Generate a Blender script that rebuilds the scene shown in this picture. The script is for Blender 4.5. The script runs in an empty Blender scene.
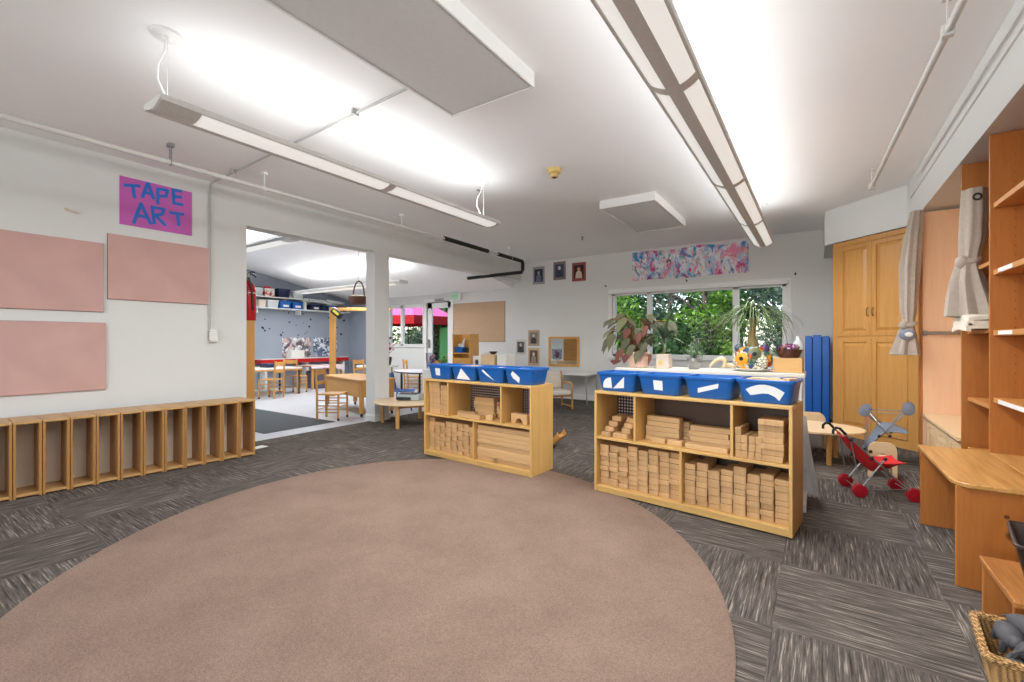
import bpy, bmesh, math, random
from mathutils import Vector, Matrix
random.seed(7)
C = bpy.context.scene.collection
sc = bpy.context.scene
PI = math.pi
R = math.radians

# ---------------------------------------------------------------- camera, sky, sun, lamps, exposure
cam_d = bpy.data.cameras.new('camera'); cam_d.sensor_width = 36; cam_d.lens = 455 / 1024 * 36
cam_d.clip_start = 0.05; cam_d.clip_end = 200
cam = bpy.data.objects.new('camera', cam_d); C.objects.link(cam)
cam.location = (0, 0, 1.2); cam.rotation_euler = (R(90), 0, R(33.8))
sc.camera = cam
sc.view_settings.view_transform = 'Standard'; sc.view_settings.look = 'None'
sc.view_settings.gamma = 1; sc.view_settings.use_curve_mapping = False
EXPOSURE = 0.40
sc.view_settings.exposure = EXPOSURE
sc.cycles.max_bounces = 12; sc.cycles.diffuse_bounces = 7; sc.cycles.glossy_bounces = 3
sc.cycles.transparent_max_bounces = 16; sc.cycles.use_denoising = True
sc.cycles.sample_clamp_indirect = 6

world = bpy.data.worlds.new('sky'); sc.world = world; world.use_nodes = True
wn = world.node_tree.nodes; wl = world.node_tree.links
sky = wn.new('ShaderNodeTexSky'); sky.sky_type = 'NISHITA'; sky.sun_disc = False
sky.sun_elevation = R(48); sky.sun_rotation = R(200)
bg = wn['Background']; bg.inputs['Strength'].default_value = 0.34
wl.new(sky.outputs[0], bg.inputs[0])

def lamp(name, kind, energy, loc, rot=(0, 0, 0), color=(1, 1, 1), **kw):
    d = bpy.data.lights.new(name, kind); d.energy = energy; d.color = color
    for k, v in kw.items(): setattr(d, k, v)
    o = bpy.data.objects.new(name, d); C.objects.link(o); o.location = loc; o.rotation_euler = rot
    return o
lamp('sunlight', 'SUN', 2.7, (0, -5, 12), (R(42), 0, R(-20)), (1, .95, .86), angle=R(.6))
WARM = (.945, .972, 1.0)
lamp('added_fill_lamp', 'AREA', 110, (-2.0, -3.42, 1.6), (R(90), 0, 0), (.93, .97, 1.0), shape='RECTANGLE', size=5.0, size_y=1.5)   # fill light added behind the camera, outside an added window
UP = 4.6      # watts per metre of linear fixture, thrown up on to the ceiling
DOWN = 14.5     # watts per metre thrown down through the lens

# ---------------------------------------------------------------- helpers
def lin(c):
    f = lambda u: u / 12.92 if u <= .04045 else ((u + .055) / 1.055) ** 2.4
    return tuple(f(v / 255) for v in c) + (1,)

class MB:
    def __init__(s): s.bm = bmesh.new()
    def _merge(s, b, M=None):
        if M is not None: bmesh.ops.transform(b, matrix=M, verts=b.verts)
        me = bpy.data.meshes.new('tmp'); b.to_mesh(me); b.free(); s.bm.from_mesh(me); bpy.data.meshes.remove(me)
        return s
    def box(s, a, b, bev=0, M=None, seg=1):
        q = bmesh.new(); bmesh.ops.create_cube(q, size=1)
        for v in q.verts:
            v.co = Vector([(a[i] + b[i]) / 2 + v.co[i] * abs(b[i] - a[i]) for i in range(3)])
        if bev: bmesh.ops.bevel(q, geom=q.edges[:], offset=bev, segments=seg, affect='EDGES', profile=.5)
        return s._merge(q, M)
    def prism(s, poly, d0, d1, axis='Z', bev=0, M=None, seg=1):
        """poly = 2-D outline; extruded along axis from d0 to d1"""
        q = bmesh.new()
        def p3(p, d):
            return {'Z': (p[0], p[1], d), 'Y': (p[0], d, p[1]), 'X': (d, p[0], p[1])}[axis]
        lo = [q.verts.new(p3(p, d0)) for p in poly]; hi = [q.verts.new(p3(p, d1)) for p in poly]
        n = len(poly)
        q.faces.new(lo); q.faces.new(hi[::-1])
        for i in range(n): q.faces.new((lo[i], hi[i], hi[(i + 1) % n], lo[(i + 1) % n]))
        bmesh.ops.recalc_face_normals(q, faces=q.faces)
        if bev: bmesh.ops.bevel(q, geom=q.edges[:], offset=bev, segments=seg, affect='EDGES', profile=.5)
        return s._merge(q, M)
    def tube(s, pts, r, seg=8, closed=False, M=None):
        q = bmesh.new(); pts = [Vector(p) for p in pts]; n = len(pts); rings = []
        rr = r if isinstance(r, (list, tuple)) else [r] * n
        up = None
        for i, p in enumerate(pts):
            a = pts[i - 1] if (i > 0 or closed) else p
            b = pts[(i + 1) % n] if (i < n - 1 or closed) else p
            t = (b - a).normalized()
            if up is None:
                up = Vector((0, 0, 1)) if abs(t.z) < .9 else Vector((1, 0, 0))
            u = (up - t * up.dot(t)).normalized(); w = t.cross(u); up = u
            rings.append([q.verts.new(p + (u * math.cos(2 * PI * k / seg) + w * math.sin(2 * PI * k / seg)) * rr[i]) for k in range(seg)])
        for i in range(n if closed else n - 1):
            A, B = rings[i], rings[(i + 1) % n]
            for k in range(seg): q.faces.new((A[k], A[(k + 1) % seg], B[(k + 1) % seg], B[k]))
        if not closed: q.faces.new(rings[0][::-1]); q.faces.new(rings[-1])
        bmesh.ops.recalc_face_normals(q, faces=q.faces)
        return s._merge(q, M)
    def lathe(s, prof, c=(0, 0, 0), seg=24, M=None, sx=1, sy=1):
        q = bmesh.new(); rings = []
        for r, z in prof:
            rings.append([q.verts.new((c[0] + sx * max(r, 1e-4) * math.cos(2 * PI * k / seg), c[1] + sy * max(r, 1e-4) * math.sin(2 * PI * k / seg), c[2] + z)) for k in range(seg)])
        for A, B in zip(rings, rings[1:]):
            for k in range(seg): q.faces.new((A[k], A[(k + 1) % seg], B[(k + 1) % seg], B[k]))
        q.faces.new(rings[0][::-1]); q.faces.new(rings[-1])
        bmesh.ops.recalc_face_normals(q, faces=q.faces)
        return s._merge(q, M)
    def ball(s, c, r, M=None, seg=14, jit=0):
        q = bmesh.new(); bmesh.ops.create_uvsphere(q, u_segments=seg, v_segments=max(6, seg * 2 // 3), radius=1)
        rr = r if isinstance(r, (list, tuple)) else (r, r, r)
        for v in q.verts:
            k = 1 + (random.uniform(-jit, jit) if jit else 0)
            v.co = Vector((c[0] + v.co.x * rr[0] * k, c[1] + v.co.y * rr[1] * k, c[2] + v.co.z * rr[2] * k))
        return s._merge(q, M)
    def grid(s, rows, thick=0, M=None):
        q = bmesh.new(); vs = [[q.verts.new(p) for p in row] for row in rows]
        for A, B in zip(vs, vs[1:]):
            for k in range(len(A) - 1): q.faces.new((A[k], A[k + 1], B[k + 1], B[k]))
        if thick:
            bmesh.ops.recalc_face_normals(q, faces=q.faces)
            bmesh.ops.solidify(q, geom=q.faces[:], thickness=thick)
        bmesh.ops.recalc_face_normals(q, faces=q.faces)
        return s._merge(q, M)
    def build(s, name, mat, parent=None, smooth=False, label=None):
        me = bpy.data.meshes.new(name); s.bm.to_mesh(me); s.bm.free()
        if mat is not None: me.materials.append(mat)
        if smooth:
            me.polygons.foreach_set('use_smooth', [True] * len(me.polygons))
            try: me.set_sharp_from_angle(angle=R(38))
            except Exception: pass
        o = bpy.data.objects.new(name, me); C.objects.link(o)
        if parent: o.parent = parent
        if label: o['label'] = label
        return o

def tag(o, label, cat, group=None, kind=None):
    o['label'] = label; o['category'] = cat
    if group: o['group'] = group
    if kind: o['kind'] = kind
    return o
def thing(name, label, cat, loc=(0, 0, 0), rz=0, group=None):
    o = bpy.data.objects.new(name, None); C.objects.link(o); o.location = loc; o.rotation_euler = (0, 0, rz)
    o.empty_display_size = .1
    return tag(o, label, cat, group)
def struct(o):
    o['kind'] = 'structure'; return o
def copy_tree(o, loc=None, rz=None, label=None, group=None, parent=None):
    c = o.copy(); C.objects.link(c)
    if parent: c.parent = parent
    if loc is not None: c.location = loc
    if rz is not None: c.rotation_euler = (0, 0, rz)
    if label: c['label'] = label
    if group: c['group'] = group
    for ch in list(o.children): copy_tree(ch, parent=c)
    return c
def seg2(p, q, n): return [tuple(p[i] + (q[i] - p[i]) * k / n for i in range(3)) for k in range(n + 1)]
def rrect(x0, y0, x1, y1, r, n=4):
    out = []
    for cx, cy, a in ((x1 - r, y1 - r, 0), (x0 + r, y1 - r, 90), (x0 + r, y0 + r, 180), (x1 - r, y0 + r, 270)):
        for k in range(n + 1):
            t = R(a + 90 * k / n); out.append((cx + r * math.cos(t), cy + r * math.sin(t)))
    return out

# ---------------------------------------------------------------- materials
def new_mat(name):
    m = bpy.data.materials.new(name); m.use_nodes = True
    nt = m.node_tree; return m, nt, nt.nodes['Principled BSDF']
def node(nt, t, **kw):
    n = nt.nodes.new(t)
    for k, v in kw.items():
        if k in n.inputs: n.inputs[k].default_value = v
        else: setattr(n, k, v)
    return n
def ramp(nt, fac, stops):
    r = nt.nodes.new('ShaderNodeValToRGB'); e = r.color_ramp.elements
    while len(e) < len(stops): e.new(.5)
    for i, (p, c) in enumerate(stops): e[i].position = p; e[i].color = c
    nt.links.new(fac, r.inputs[0]); return r.outputs[0]
def mixc(nt, fac, a, b, blend='MIX'):
    m = nt.nodes.new('ShaderNodeMix'); m.data_type = 'RGBA'; m.blend_type = blend
    for sock, v in ((m.inputs[0], fac), (m.inputs[6], a), (m.inputs[7], b)):
        if hasattr(v, 'is_linked'): nt.links.new(v, sock)
        else: sock.default_value = v
    return m.outputs[2]
def math_(nt, op, a, b=None, c=None):
    m = nt.nodes.new('ShaderNodeMath'); m.operation = op
    for s_, v in zip(m.inputs, (a, b, c)):
        if v is None: continue
        if hasattr(v, 'is_linked'): nt.links.new(v, s_)
        else: s_.default_value = v
    return m.outputs[0]
def coords(nt, scale=(1, 1, 1), kind='Object'):
    tc = nt.nodes.new('ShaderNodeTexCoord'); mp = nt.nodes.new('ShaderNodeMapping')
    mp.inputs['Scale'].default_value = scale; nt.links.new(tc.outputs[kind], mp.inputs[0]); return mp.outputs[0]
def noise(nt, vec, scale=5, detail=3, rough=.5):
    n = node(nt, 'ShaderNodeTexNoise', Scale=scale, Detail=detail, Roughness=rough); nt.links.new(vec, n.inputs['Vector']); return n.outputs['Fac']
def bump(nt, bsdf, h, strength=.3, dist=.01):
    b = node(nt, 'ShaderNodeBump', Strength=strength, Distance=dist); nt.links.new(h, b.inputs['Height']); nt.links.new(b.outputs[0], bsdf.inputs['Normal'])

def paint(name, col, rough=.6, var=.06, scale=3, metal=0, bmp=0):
    m, nt, b = new_mat(name); c = lin(col)
    v = coords(nt); f = noise(nt, v, scale, 4)
    d = tuple(x * (1 - var) for x in c[:3]) + (1,); l = tuple(min(1, x * (1 + var)) for x in c[:3]) + (1,)
    nt.links.new(ramp(nt, f, [(.3, d), (.7, l)]), b.inputs['Base Color'])
    b.inputs['Roughness'].default_value = rough; b.inputs['Metallic'].default_value = metal
    if bmp: bump(nt, b, noise(nt, v, 120, 3), bmp, .003)
    return m
def wood(name, col, axis='X', contrast=.18, rough=.42, rnd=.12, scale=1.0, knots=False):
    m, nt, b = new_mat(name); c = lin(col)
    s_ = {'X': (1.6, 22, 22), 'Y': (22, 1.6, 22), 'Z': (22, 22, 1.6)}[axis]
    v = coords(nt, tuple(k * scale for k in s_))
    f1 = noise(nt, v, 1.0, 5, .6)
    v2 = coords(nt, tuple(k * scale * 4 for k in s_)); f2 = noise(nt, v2, 1.0, 2)
    f = math_(nt, 'ADD', math_(nt, 'MULTIPLY', f1, .7), math_(nt, 'MULTIPLY', f2, .3))
    d = tuple(x * (1 - contrast * (1 + .35 * i)) for i, x in enumerate(c[:3])) + (1,); l = tuple(min(1, x * (1 + contrast * .7)) for x in c[:3]) + (1,)
    col_ = ramp(nt, f, [(.32, d), (.52, c), (.7, l)])
    if knots:
        vo = node(nt, 'ShaderNodeTexVoronoi', Scale=3.0); nt.links.new(coords(nt, (1, 1, 1)), vo.inputs['Vector'])
        k = ramp(nt, vo.outputs['Distance'], [(.045, (1, 1, 1, 1)), (.085, (0, 0, 0, 1))])
        col_ = mixc(nt, k, col_, tuple(x * .3 for x in c[:3]) + (1,))
    if rnd:
        oi = nt.nodes.new('ShaderNodeObjectInfo')
        hs = nt.nodes.new('ShaderNodeHueSaturation')
        nt.links.new(math_(nt, 'MULTIPLY_ADD', oi.outputs['Random'], 2 * rnd, 1 - rnd), hs.inputs['Value'])
        nt.links.new(col_, hs.inputs['Color']); col_ = hs.outputs[0]
    nt.links.new(col_, b.inputs['Base Color']); b.inputs['Roughness'].default_value = rough
    return m
def plastic(name, col, rough=.3):
    return paint(name, col, rough, .03, 8)
def fabric(name, col, rough=.9, var=.1, scale=60):
    m = paint(name, col, rough, var, scale); nt = m.node_tree
    bump(nt, nt.nodes['Principled BSDF'], noise(nt, coords(nt), 300, 2), .25, .002); return m
def glow(name, col, strength):
    m, nt, b = new_mat(name); b.inputs['Base Color'].default_value = lin(col)
    b.inputs['Emission Color'].default_value = lin(col); b.inputs['Emission Strength'].default_value = strength
    n = noise(nt, coords(nt), 6, 2)
    nt.links.new(ramp(nt, n, [(0, tuple(x * .96 for x in lin(col)[:3]) + (1,)), (1, lin(col))]), b.inputs['Emission Color'])
    return m
def patches(name, cols, scale=8, rough=.7, warp=1.5, stretch=(1, 1, 1)):
    """streaky painted / printed surface in several colours"""
    m, nt, b = new_mat(name); v = coords(nt, stretch)
    nz = node(nt, 'ShaderNodeTexNoise', Scale=scale * .6, Detail=3); nt.links.new(v, nz.inputs['Vector'])
    mv = nt.nodes.new('ShaderNodeVectorMath'); mv.operation = 'MULTIPLY_ADD'
    nt.links.new(nz.outputs['Color'], mv.inputs[0]); mv.inputs[1].default_value = (warp / scale * 2,) * 3; nt.links.new(v, mv.inputs[2])
    vo = node(nt, 'ShaderNodeTexVoronoi', Scale=scale); nt.links.new(mv.outputs[0], vo.inputs['Vector'])
    sp = nt.nodes.new('ShaderNodeSeparateColor'); nt.links.new(vo.outputs['Color'], sp.inputs[0])
    n = len(cols); r = nt.nodes.new('ShaderNodeValToRGB'); r.color_ramp.interpolation = 'CONSTANT'; e = r.color_ramp.elements
    while len(e) < n: e.new(.5)
    for i, c in enumerate(cols): e[i].position = i / n; e[i].color = lin(c)
    nt.links.new(sp.outputs[0], r.inputs[0]); nt.links.new(r.outputs[0], b.inputs['Base Color']); b.inputs['Roughness'].default_value = rough
    return m
def leaf_mat(name, dark, light, trans=.25):
    m, nt, b = new_mat(name); g = nt.nodes.new('ShaderNodeNewGeometry')
    col = ramp(nt, g.outputs['Random Per Island'], [(0, lin(dark)), (1, lin(light))])
    nt.links.new(col, b.inputs['Base Color']); b.inputs['Roughness'].default_value = .5
    tr = nt.nodes.new('ShaderNodeBsdfTranslucent'); nt.links.new(col, tr.inputs[0])
    mx = nt.nodes.new('ShaderNodeMixShader'); mx.inputs[0].default_value = trans
    nt.links.new(b.outputs[0], mx.inputs[1]); nt.links.new(tr.outputs[0], mx.inputs[2])
    nt.links.new(mx.outputs[0], nt.nodes['Material Output'].inputs[0]); return m
def glass_mat(name, tint=(1, 1, 1, 1), refl=.06):
    m, nt, b = new_mat(name); nt.nodes.remove(b)
    t = nt.nodes.new('ShaderNodeBsdfTransparent'); t.inputs[0].default_value = tint
    g = node(nt, 'ShaderNodeBsdfGlossy', Roughness=.03)
    fr = node(nt, 'ShaderNodeFresnel', IOR=1.1)
    mx = nt.nodes.new('ShaderNodeMixShader'); nt.links.new(fr.outputs[0], mx.inputs[0])
    nt.links.new(t.outputs[0], mx.inputs[1]); nt.links.new(g.outputs[0], mx.inputs[2])
    nt.links.new(mx.outputs[0], nt.nodes['Material Output'].inputs[0]); return m

def carpet_tiles():
    m, nt, b = new_mat('carpet_tiles')
    tc = nt.nodes.new('ShaderNodeTexCoord'); sp = nt.nodes.new('ShaderNodeSeparateXYZ'); nt.links.new(tc.outputs['Object'], sp.inputs[0])
    cx = math_(nt, 'FLOOR', math_(nt, 'DIVIDE', math_(nt, 'ADD', sp.outputs[0], .155), .65))
    cy = math_(nt, 'FLOOR', math_(nt, 'DIVIDE', math_(nt, 'ADD', sp.outputs[1], -2.2), .655))
    par = math_(nt, 'MODULO', math_(nt, 'ADD', math_(nt, 'ADD', cx, cy), 200), 2)
    def streak(sx, sy):
        v = coords(nt, (sx, sy, 1))
        a = noise(nt, v, 1, 4, .65)
        v2 = coords(nt, (sx * 2.3, sy * 2.3, 1)); bb = noise(nt, v2, 1, 3, .6)
        return math_(nt, 'ADD', math_(nt, 'MULTIPLY', a, .6), math_(nt, 'MULTIPLY', bb, .4))
    f = mixc(nt, par, streak(3.2, 80), streak(80, 3.2))
    wn_ = nt.nodes.new('ShaderNodeTexWhiteNoise'); wn_.noise_dimensions = '2D'
    cb = nt.nodes.new('ShaderNodeCombineXYZ'); nt.links.new(cx, cb.inputs[0]); nt.links.new(cy, cb.inputs[1]); nt.links.new(cb.outputs[0], wn_.inputs['Vector'])
    f2 = math_(nt, 'ADD', f, math_(nt, 'MULTIPLY', math_(nt, 'SUBTRACT', wn_.outputs['Value'], .5), .035))
    fine = noise(nt, coords(nt), 240, 2)
    f3 = math_(nt, 'ADD', f2, math_(nt, 'MULTIPLY', math_(nt, 'SUBTRACT', fine, .5), .10))
    col = ramp(nt, f3, [(.36, lin((48, 44, 41))), (.47, lin((81, 74, 69))), (.55, lin((100, 92, 85))), (.66, lin((164, 154, 142)))])
    nt.links.new(col, b.inputs['Base Color']); b.inputs['Roughness'].default_value = .95
    b.inputs['Specular IOR Level'].default_value = .1
    bump(nt, b, f3, .5, .004); return m
def rug_mat():
    m, nt, b = new_mat('rug_pile'); v = coords(nt)
    a = noise(nt, v, 2.2, 5, .6); f = noise(nt, v, 170, 3, .7)
    s = math_(nt, 'ADD', math_(nt, 'MULTIPLY', a, .28), math_(nt, 'MULTIPLY', f, .72))
    nt.links.new(ramp(nt, s, [(.33, lin((108, 90, 78))), (.5, lin((133, 111, 98))), (.68, lin((152, 130, 116)))]), b.inputs['Base Color'])
    b.inputs['Roughness'].default_value = 1; b.inputs['Specular IOR Level'].default_value = .05
    bump(nt, b, f, .6, .005); return m
def pegboard_mat(name, col):
    m, nt, b = new_mat(name)
    tc = nt.nodes.new('ShaderNodeTexCoord'); sp = nt.nodes.new('ShaderNodeSeparateXYZ'); nt.links.new(tc.outputs['Object'], sp.inputs[0])
    def cell(x): return math_(nt, 'SUBTRACT', math_(nt, 'FRACT', math_(nt, 'DIVIDE', x, .0254)), .5)
    dx, dz = cell(sp.outputs[0]), cell(sp.outputs[2])
    d = math_(nt, 'SQRT', math_(nt, 'ADD', math_(nt, 'MULTIPLY', dx, dx), math_(nt, 'MULTIPLY', dz, dz)))
    k = math_(nt, 'LESS_THAN', d, .27)  # holes painted pale for the light coming through them
    nt.links.new(mixc(nt, k, lin(col), lin((196, 176, 160))), b.inputs['Base Color']); b.inputs['Roughness'].default_value = .6; return m
def wicker_mat(name, a, c, sx=40, sz=55):
    m, nt, b = new_mat(name)
    w = node(nt, 'ShaderNodeTexWave', Scale=sz, Distortion=1.2); w.bands_direction = 'Z'; nt.links.new(coords(nt, (1, 1, 1)), w.inputs['Vector'])
    w2 = node(nt, 'ShaderNodeTexWave', Scale=sx, Distortion=1.5); w2.bands_direction = 'DIAGONAL'; nt.links.new(coords(nt, (1, 1, 0.2)), w2.inputs['Vector'])
    f = math_(nt, 'MULTIPLY', math_(nt, 'ADD', w.outputs['Fac'], w2.outputs['Fac']), .5)
    nt.links.new(ramp(nt, f, [(.15, lin(a)), (.75, lin(c))]), b.inputs['Base Color']); b.inputs['Roughness'].default_value = .6
    bump(nt, b, f, .8, .006); return m

M = dict(
    wall=paint('wall_paint', (214, 214, 211), .75, .015, 1.2, bmp=.05),
    ceil=paint('ceiling_paint', (243, 243, 243), .8, .012, 1.0),
    white=paint('white_paint', (226, 226, 224), .5, .02),
    whitegloss=paint('white_laminate', (228, 226, 220), .35, .02),
    grey=paint('grey_wall_paint', (150, 158, 170), .7, .03, 2),
    lino=paint('vinyl_floor', (196, 199, 205), .32, .04, 2),
    mat=paint('entrance_mat_pile', (72, 76, 80), .95, .25, 60),
    carpet=carpet_tiles(), rug=rug_mat(),
    maple=wood('maple_shelf', (206, 164, 98), 'X', .10, rnd=0),
    mapleV=wood('maple_shelf_upright', (206, 163, 96), 'Z', .10, rnd=0),
    block=wood('unit_block_wood', (198, 160, 112), 'X', .10, .55, .10),
    blockend=wood('unit_block_end', (194, 154, 106), 'Z', .12, .6, .10),
    cubby=wood('cubby_wood', (174, 126, 70), 'Z', .16, .4, .07),
    cubbyH=wood('cubby_wood_board', (190, 148, 94), 'Y', .14, .4, .07),
    cabinet=wood('cabinet_wood', (200, 146, 78), 'Z', .10, .35, .02),
    pine=wood('pine_bench', (178, 110, 50), 'Z', .14, .36, 0, .8, True),
    pinetop=wood('pine_seat', (196, 146, 84), 'Y', .30, .32, 0, .6, True),
    orange=wood('varnished_plywood', (172, 106, 46), 'Z', .12, .4, 0),
    orangeY=wood('varnished_shelf', (198, 136, 72), 'Y', .12, .4, 0),
    pinkply=wood('pink_maple_ply', (236, 196, 158), 'Z', .04, .3, 0),
    birch=wood('birch_ply', (226, 196, 154), 'X', .06, .35, .04),
    oak=wood('oak_desk', (206, 152, 80), 'X', .12, .4, .04),
    oakV=wood('oak_leg', (200, 148, 80), 'Z', .12, .4, .04),
    pink=fabric('pink_felt', (198, 160, 152), .95, .05, 4),
    magenta=paint('magenta_card', (190, 92, 172), .7, .05, 5),
    bluetape=paint('blue_tape', (10, 100, 190), .45, .06, 20),
    bluebin=plastic('blue_tub', (16, 90, 166), .32),
    bluemat=plastic('blue_vinyl', (8, 92, 180), .38),
    navy=plastic('navy_vinyl', (22, 34, 70), .45),
    label=paint('paper_label', (226, 226, 224), .7, .02),
    alu=paint('painted_pipe', (206, 205, 200), .45, .03),
    conduit=paint('grey_conduit', (172, 171, 168), .5, .03),
    steel=paint('brushed_steel', (160, 160, 160), .35, .05, 20, .8),
    fixture=paint('fixture_metal', (206, 204, 200), .45, .05, 60),
    lens=glow('fixture_lens', (214, 213, 209), .62),
    panelface=fabric('acoustic_panel', (206, 206, 205), .95, .02, 30),
    black=plastic('black_plastic', (24, 24, 26), .4),
    foam=paint('black_foam', (34, 32, 32), .8, .1),
    red=plastic('red_enamel', (188, 24, 28), .25),
    redcloth=fabric('red_cloth', (196, 26, 32), .85, .08, 30),
    redwheel=plastic('red_wheel', (168, 16, 34), .35),
    greycloth=fabric('grey_blue_cloth', (124, 132, 148), .85, .08, 30),
    curtain=fabric('taupe_curtain', (168, 156, 144), .92, .06, 40),
    cream=paint('cream_board', (236, 226, 206), .6, .05, 4),
    linen=fabric('cream_linen', (222, 212, 196), .92, .04, 40),
    cork=fabric('brown_board', (190, 160, 130), .95, .03, 20),
    brass=paint('bronze_handle', (110, 88, 58), .35, .05, 10, .8),
    yellow=plastic('aged_yellow_plastic', (208, 178, 108), .5),
    glass=glass_mat('window_glass'),
    mirror=None,
    wick=wicker_mat('wicker', (118, 78, 40), (214, 168, 104)),
    wickd=wicker_mat('dark_wicker', (50, 28, 20), (122, 72, 46)),
    darkbrown=paint('dark_brown_leather', (54, 36, 30), .5, .12, 20),
    knot=paint('wood_knot_brown', (104, 58, 28), .5, .1, 40),
    darkgrey=paint('dark_grey_rubber', (74, 72, 74), .7, .15, 12),
    terracotta=paint('pink_terracotta', (218, 180, 160), .7, .08, 12),
    peg=pegboard_mat('pegboard', (48, 28, 26)),
    backpanel=wood('brown_hardboard', (74, 48, 26), 'X', .08, .55, 0),
    soil=paint('potting_soil', (50, 38, 30), .95, .3, 40),
    clear=paint('clear_tub', (206, 210, 212), .25, .03),
    purple=fabric('mauve_cloth', (92, 84, 98), .9, .1),
    green=plastic('green_panel', (34, 142, 66), .4),
    cardboard=wood('tan_box', (206, 160, 96), 'X', .05, .5, 0),
    leafA=leaf_mat('tree_leaf_dark', (30, 62, 34), (92, 130, 60)),
    leafB=leaf_mat('tree_leaf_bright', (46, 92, 26), (150, 196, 64), .3),
    leafC=leaf_mat('tree_leaf_grey', (62, 84, 72), (140, 158, 128)),
    leafR=leaf_mat('begonia_leaf', (48, 50, 26), (100, 98, 62)),
    leafRed=leaf_mat('begonia_red_leaf', (88, 34, 22), (122, 62, 42)),
    leafD=leaf_mat('dark_spiky_leaf', (40, 56, 40), (88, 106, 76)),
    leafG=leaf_mat('grass_leaf', (62, 84, 46), (118, 140, 86)),
    leafF=leaf_mat('fern_leaf', (84, 112, 80), (140, 160, 124)),
    bark=wood('bark', (96, 84, 78), 'Z', .3, .9, 0),
    stem=wood('palm_stem', (128, 112, 70), 'Z', .25, .8, 0),
    lawn=paint('lawn_grass', (92, 110, 62), .95, .3, 30),
    canopy=fabric('sunlit_canopy', (240, 110, 160), .9, .05),  # sunlight on red parasol cloth, put into the colour as pink
)
mm, nt_, b_ = new_mat('mirror_glass'); b_.inputs['Metallic'].default_value = 1; b_.inputs['Roughness'].default_value = .02
nt_.links.new(ramp(nt_, noise(nt_, coords(nt_), 2, 1), [(0, (.86, .88, .88, 1)), (1, (.9, .91, .91, 1))]), b_.inputs['Base Color'])
M['mirror'] = mm

# ---------------------------------------------------------------- room shell
WX, BY, CZ = -5.45, 8.5, 2.92
AX = -11.45                     # grey wall of the annex
def annex_z(y): return 2.38 + .19 * (BY - y)

struct(MB().box((-5.57, -3.2, -.1), (1.55, BY + .02, 0)).build('floor', M['carpet']))
struct(MB().box((AX - .2, -1.2, -.1), (-5.57, BY + .02, 0)).build('floor_annex', M['lino']))
struct(MB().box((WX - .2, -3.2, CZ), (1.55, BY + .2, CZ + .1)).build('ceiling', M['ceil']))
struct(MB().prism([(-1.2, annex_z(-1.2)), (BY + .2, annex_z(BY + .2)), (BY + .2, annex_z(BY + .2) + .45), (-1.2, annex_z(-1.2) + .2)], AX - .2, WX - .2, 'X').build('ceiling_annex', M['ceil']))
w = MB()
w.box((WX - .2, -3.2, 0), (WX, 2.65, 4.4)); w.box((WX - .2, 2.65, 2.53), (WX, BY, 4.4))
w.box((WX - .2, 4.48, 0), (WX, 4.75, 2.53))
struct(w.build('wall_left', M['wall']))
w = MB()
def wall_holes(w, x0, x1, z1, holes, y0, y1):
    xs = x0
    for hx0, hx1, hz0, hz1 in sorted(holes):
        w.box((xs, y0, 0), (hx0, y1, z1))
        if hz0 > 0: w.box((hx0, y0, 0), (hx1, y1, hz0))
        w.box((hx0, y0, hz1), (hx1, y1, z1)); xs = hx1
    w.box((xs, y0, 0), (x1, y1, z1))
wall_holes(w, AX - .2, 1.55, CZ, [(-9.79, -8.45, 1.07, 2.16), (-8.33, -7.5, 0, 2.19), (-3.33, -.40, .90, 2.14)], BY, BY + .16)
struct(w.build('wall_back', M['wall']))
struct(MB().box((AX - .2, -1.2, 0), (AX, BY, 4.4)).build('wall_far_left', M['grey']))
struct(MB().box((AX, BY - .015, 0), (-9.95, BY, annex_z(BY))).build('wall_back_grey', M['grey']))
struct(MB().box((1.45, -3.2, 0), (1.55, BY, CZ)).build('wall_right', M['wall']))
w = MB(); wall_holes(w, WX, 1.55, CZ, [(-4.6, .6, .8, 2.4)], -3.3, -3.2); struct(w.build('wall_front', M['wall']))
w3 = bpy.data.objects.new('added_window', None); C.objects.link(w3); struct(w3)  # unseen window, added to let the fill light in
f = MB()
for a, b in (((-4.6, .8), (-4.54, 2.4)), ((.54, .8), (.6, 2.4)), ((-4.54, .8), (.54, .86)), ((-4.54, 2.34), (.54, 2.4)), ((-2.9, .86), (-2.82, 2.34)), ((-1.2, .86), (-1.12, 2.34))): f.box((a[0], -3.29, a[1]), (b[0], -3.22, b[1]), .004)
f.build('window_frame', M['white'], w3); MB().box((-4.55, -3.262, .85), (.55, -3.257, 2.35)).build('window_pane', M['glass'], w3)
struct(MB().box((AX - .2, -1.3, 0), (WX - .2, -1.2, 4.4)).build('wall_front_annex', M['wall']))
# dropped soffit: along the back-right diagonal, then along the right-hand wall
sf = [(.09, BY), (.09, 7.34), (.83, 6.60), (.85, 6.5), (.85, -3.2), (1.45, -3.2), (1.45, BY)]
struct(MB().prism(sf, 2.47, CZ).build('ceiling_soffit', M['wall']))
struct(MB().prism([(.836, -3.2), (.836, 6.50), (.86, 6.50), (.86, -3.2)], 2.74, CZ, bev=.004).build('trim_1', M['wall']))
struct(MB().box((WX - .215, 4.465, 0), (WX + .015, 4.765, .1), .004).build('baseboard_column', M['white']))
struct(MB().box((-7.4, BY - .02, 0), (-.0, BY, .1), .004).build('baseboard_back', M['white']))

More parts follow.
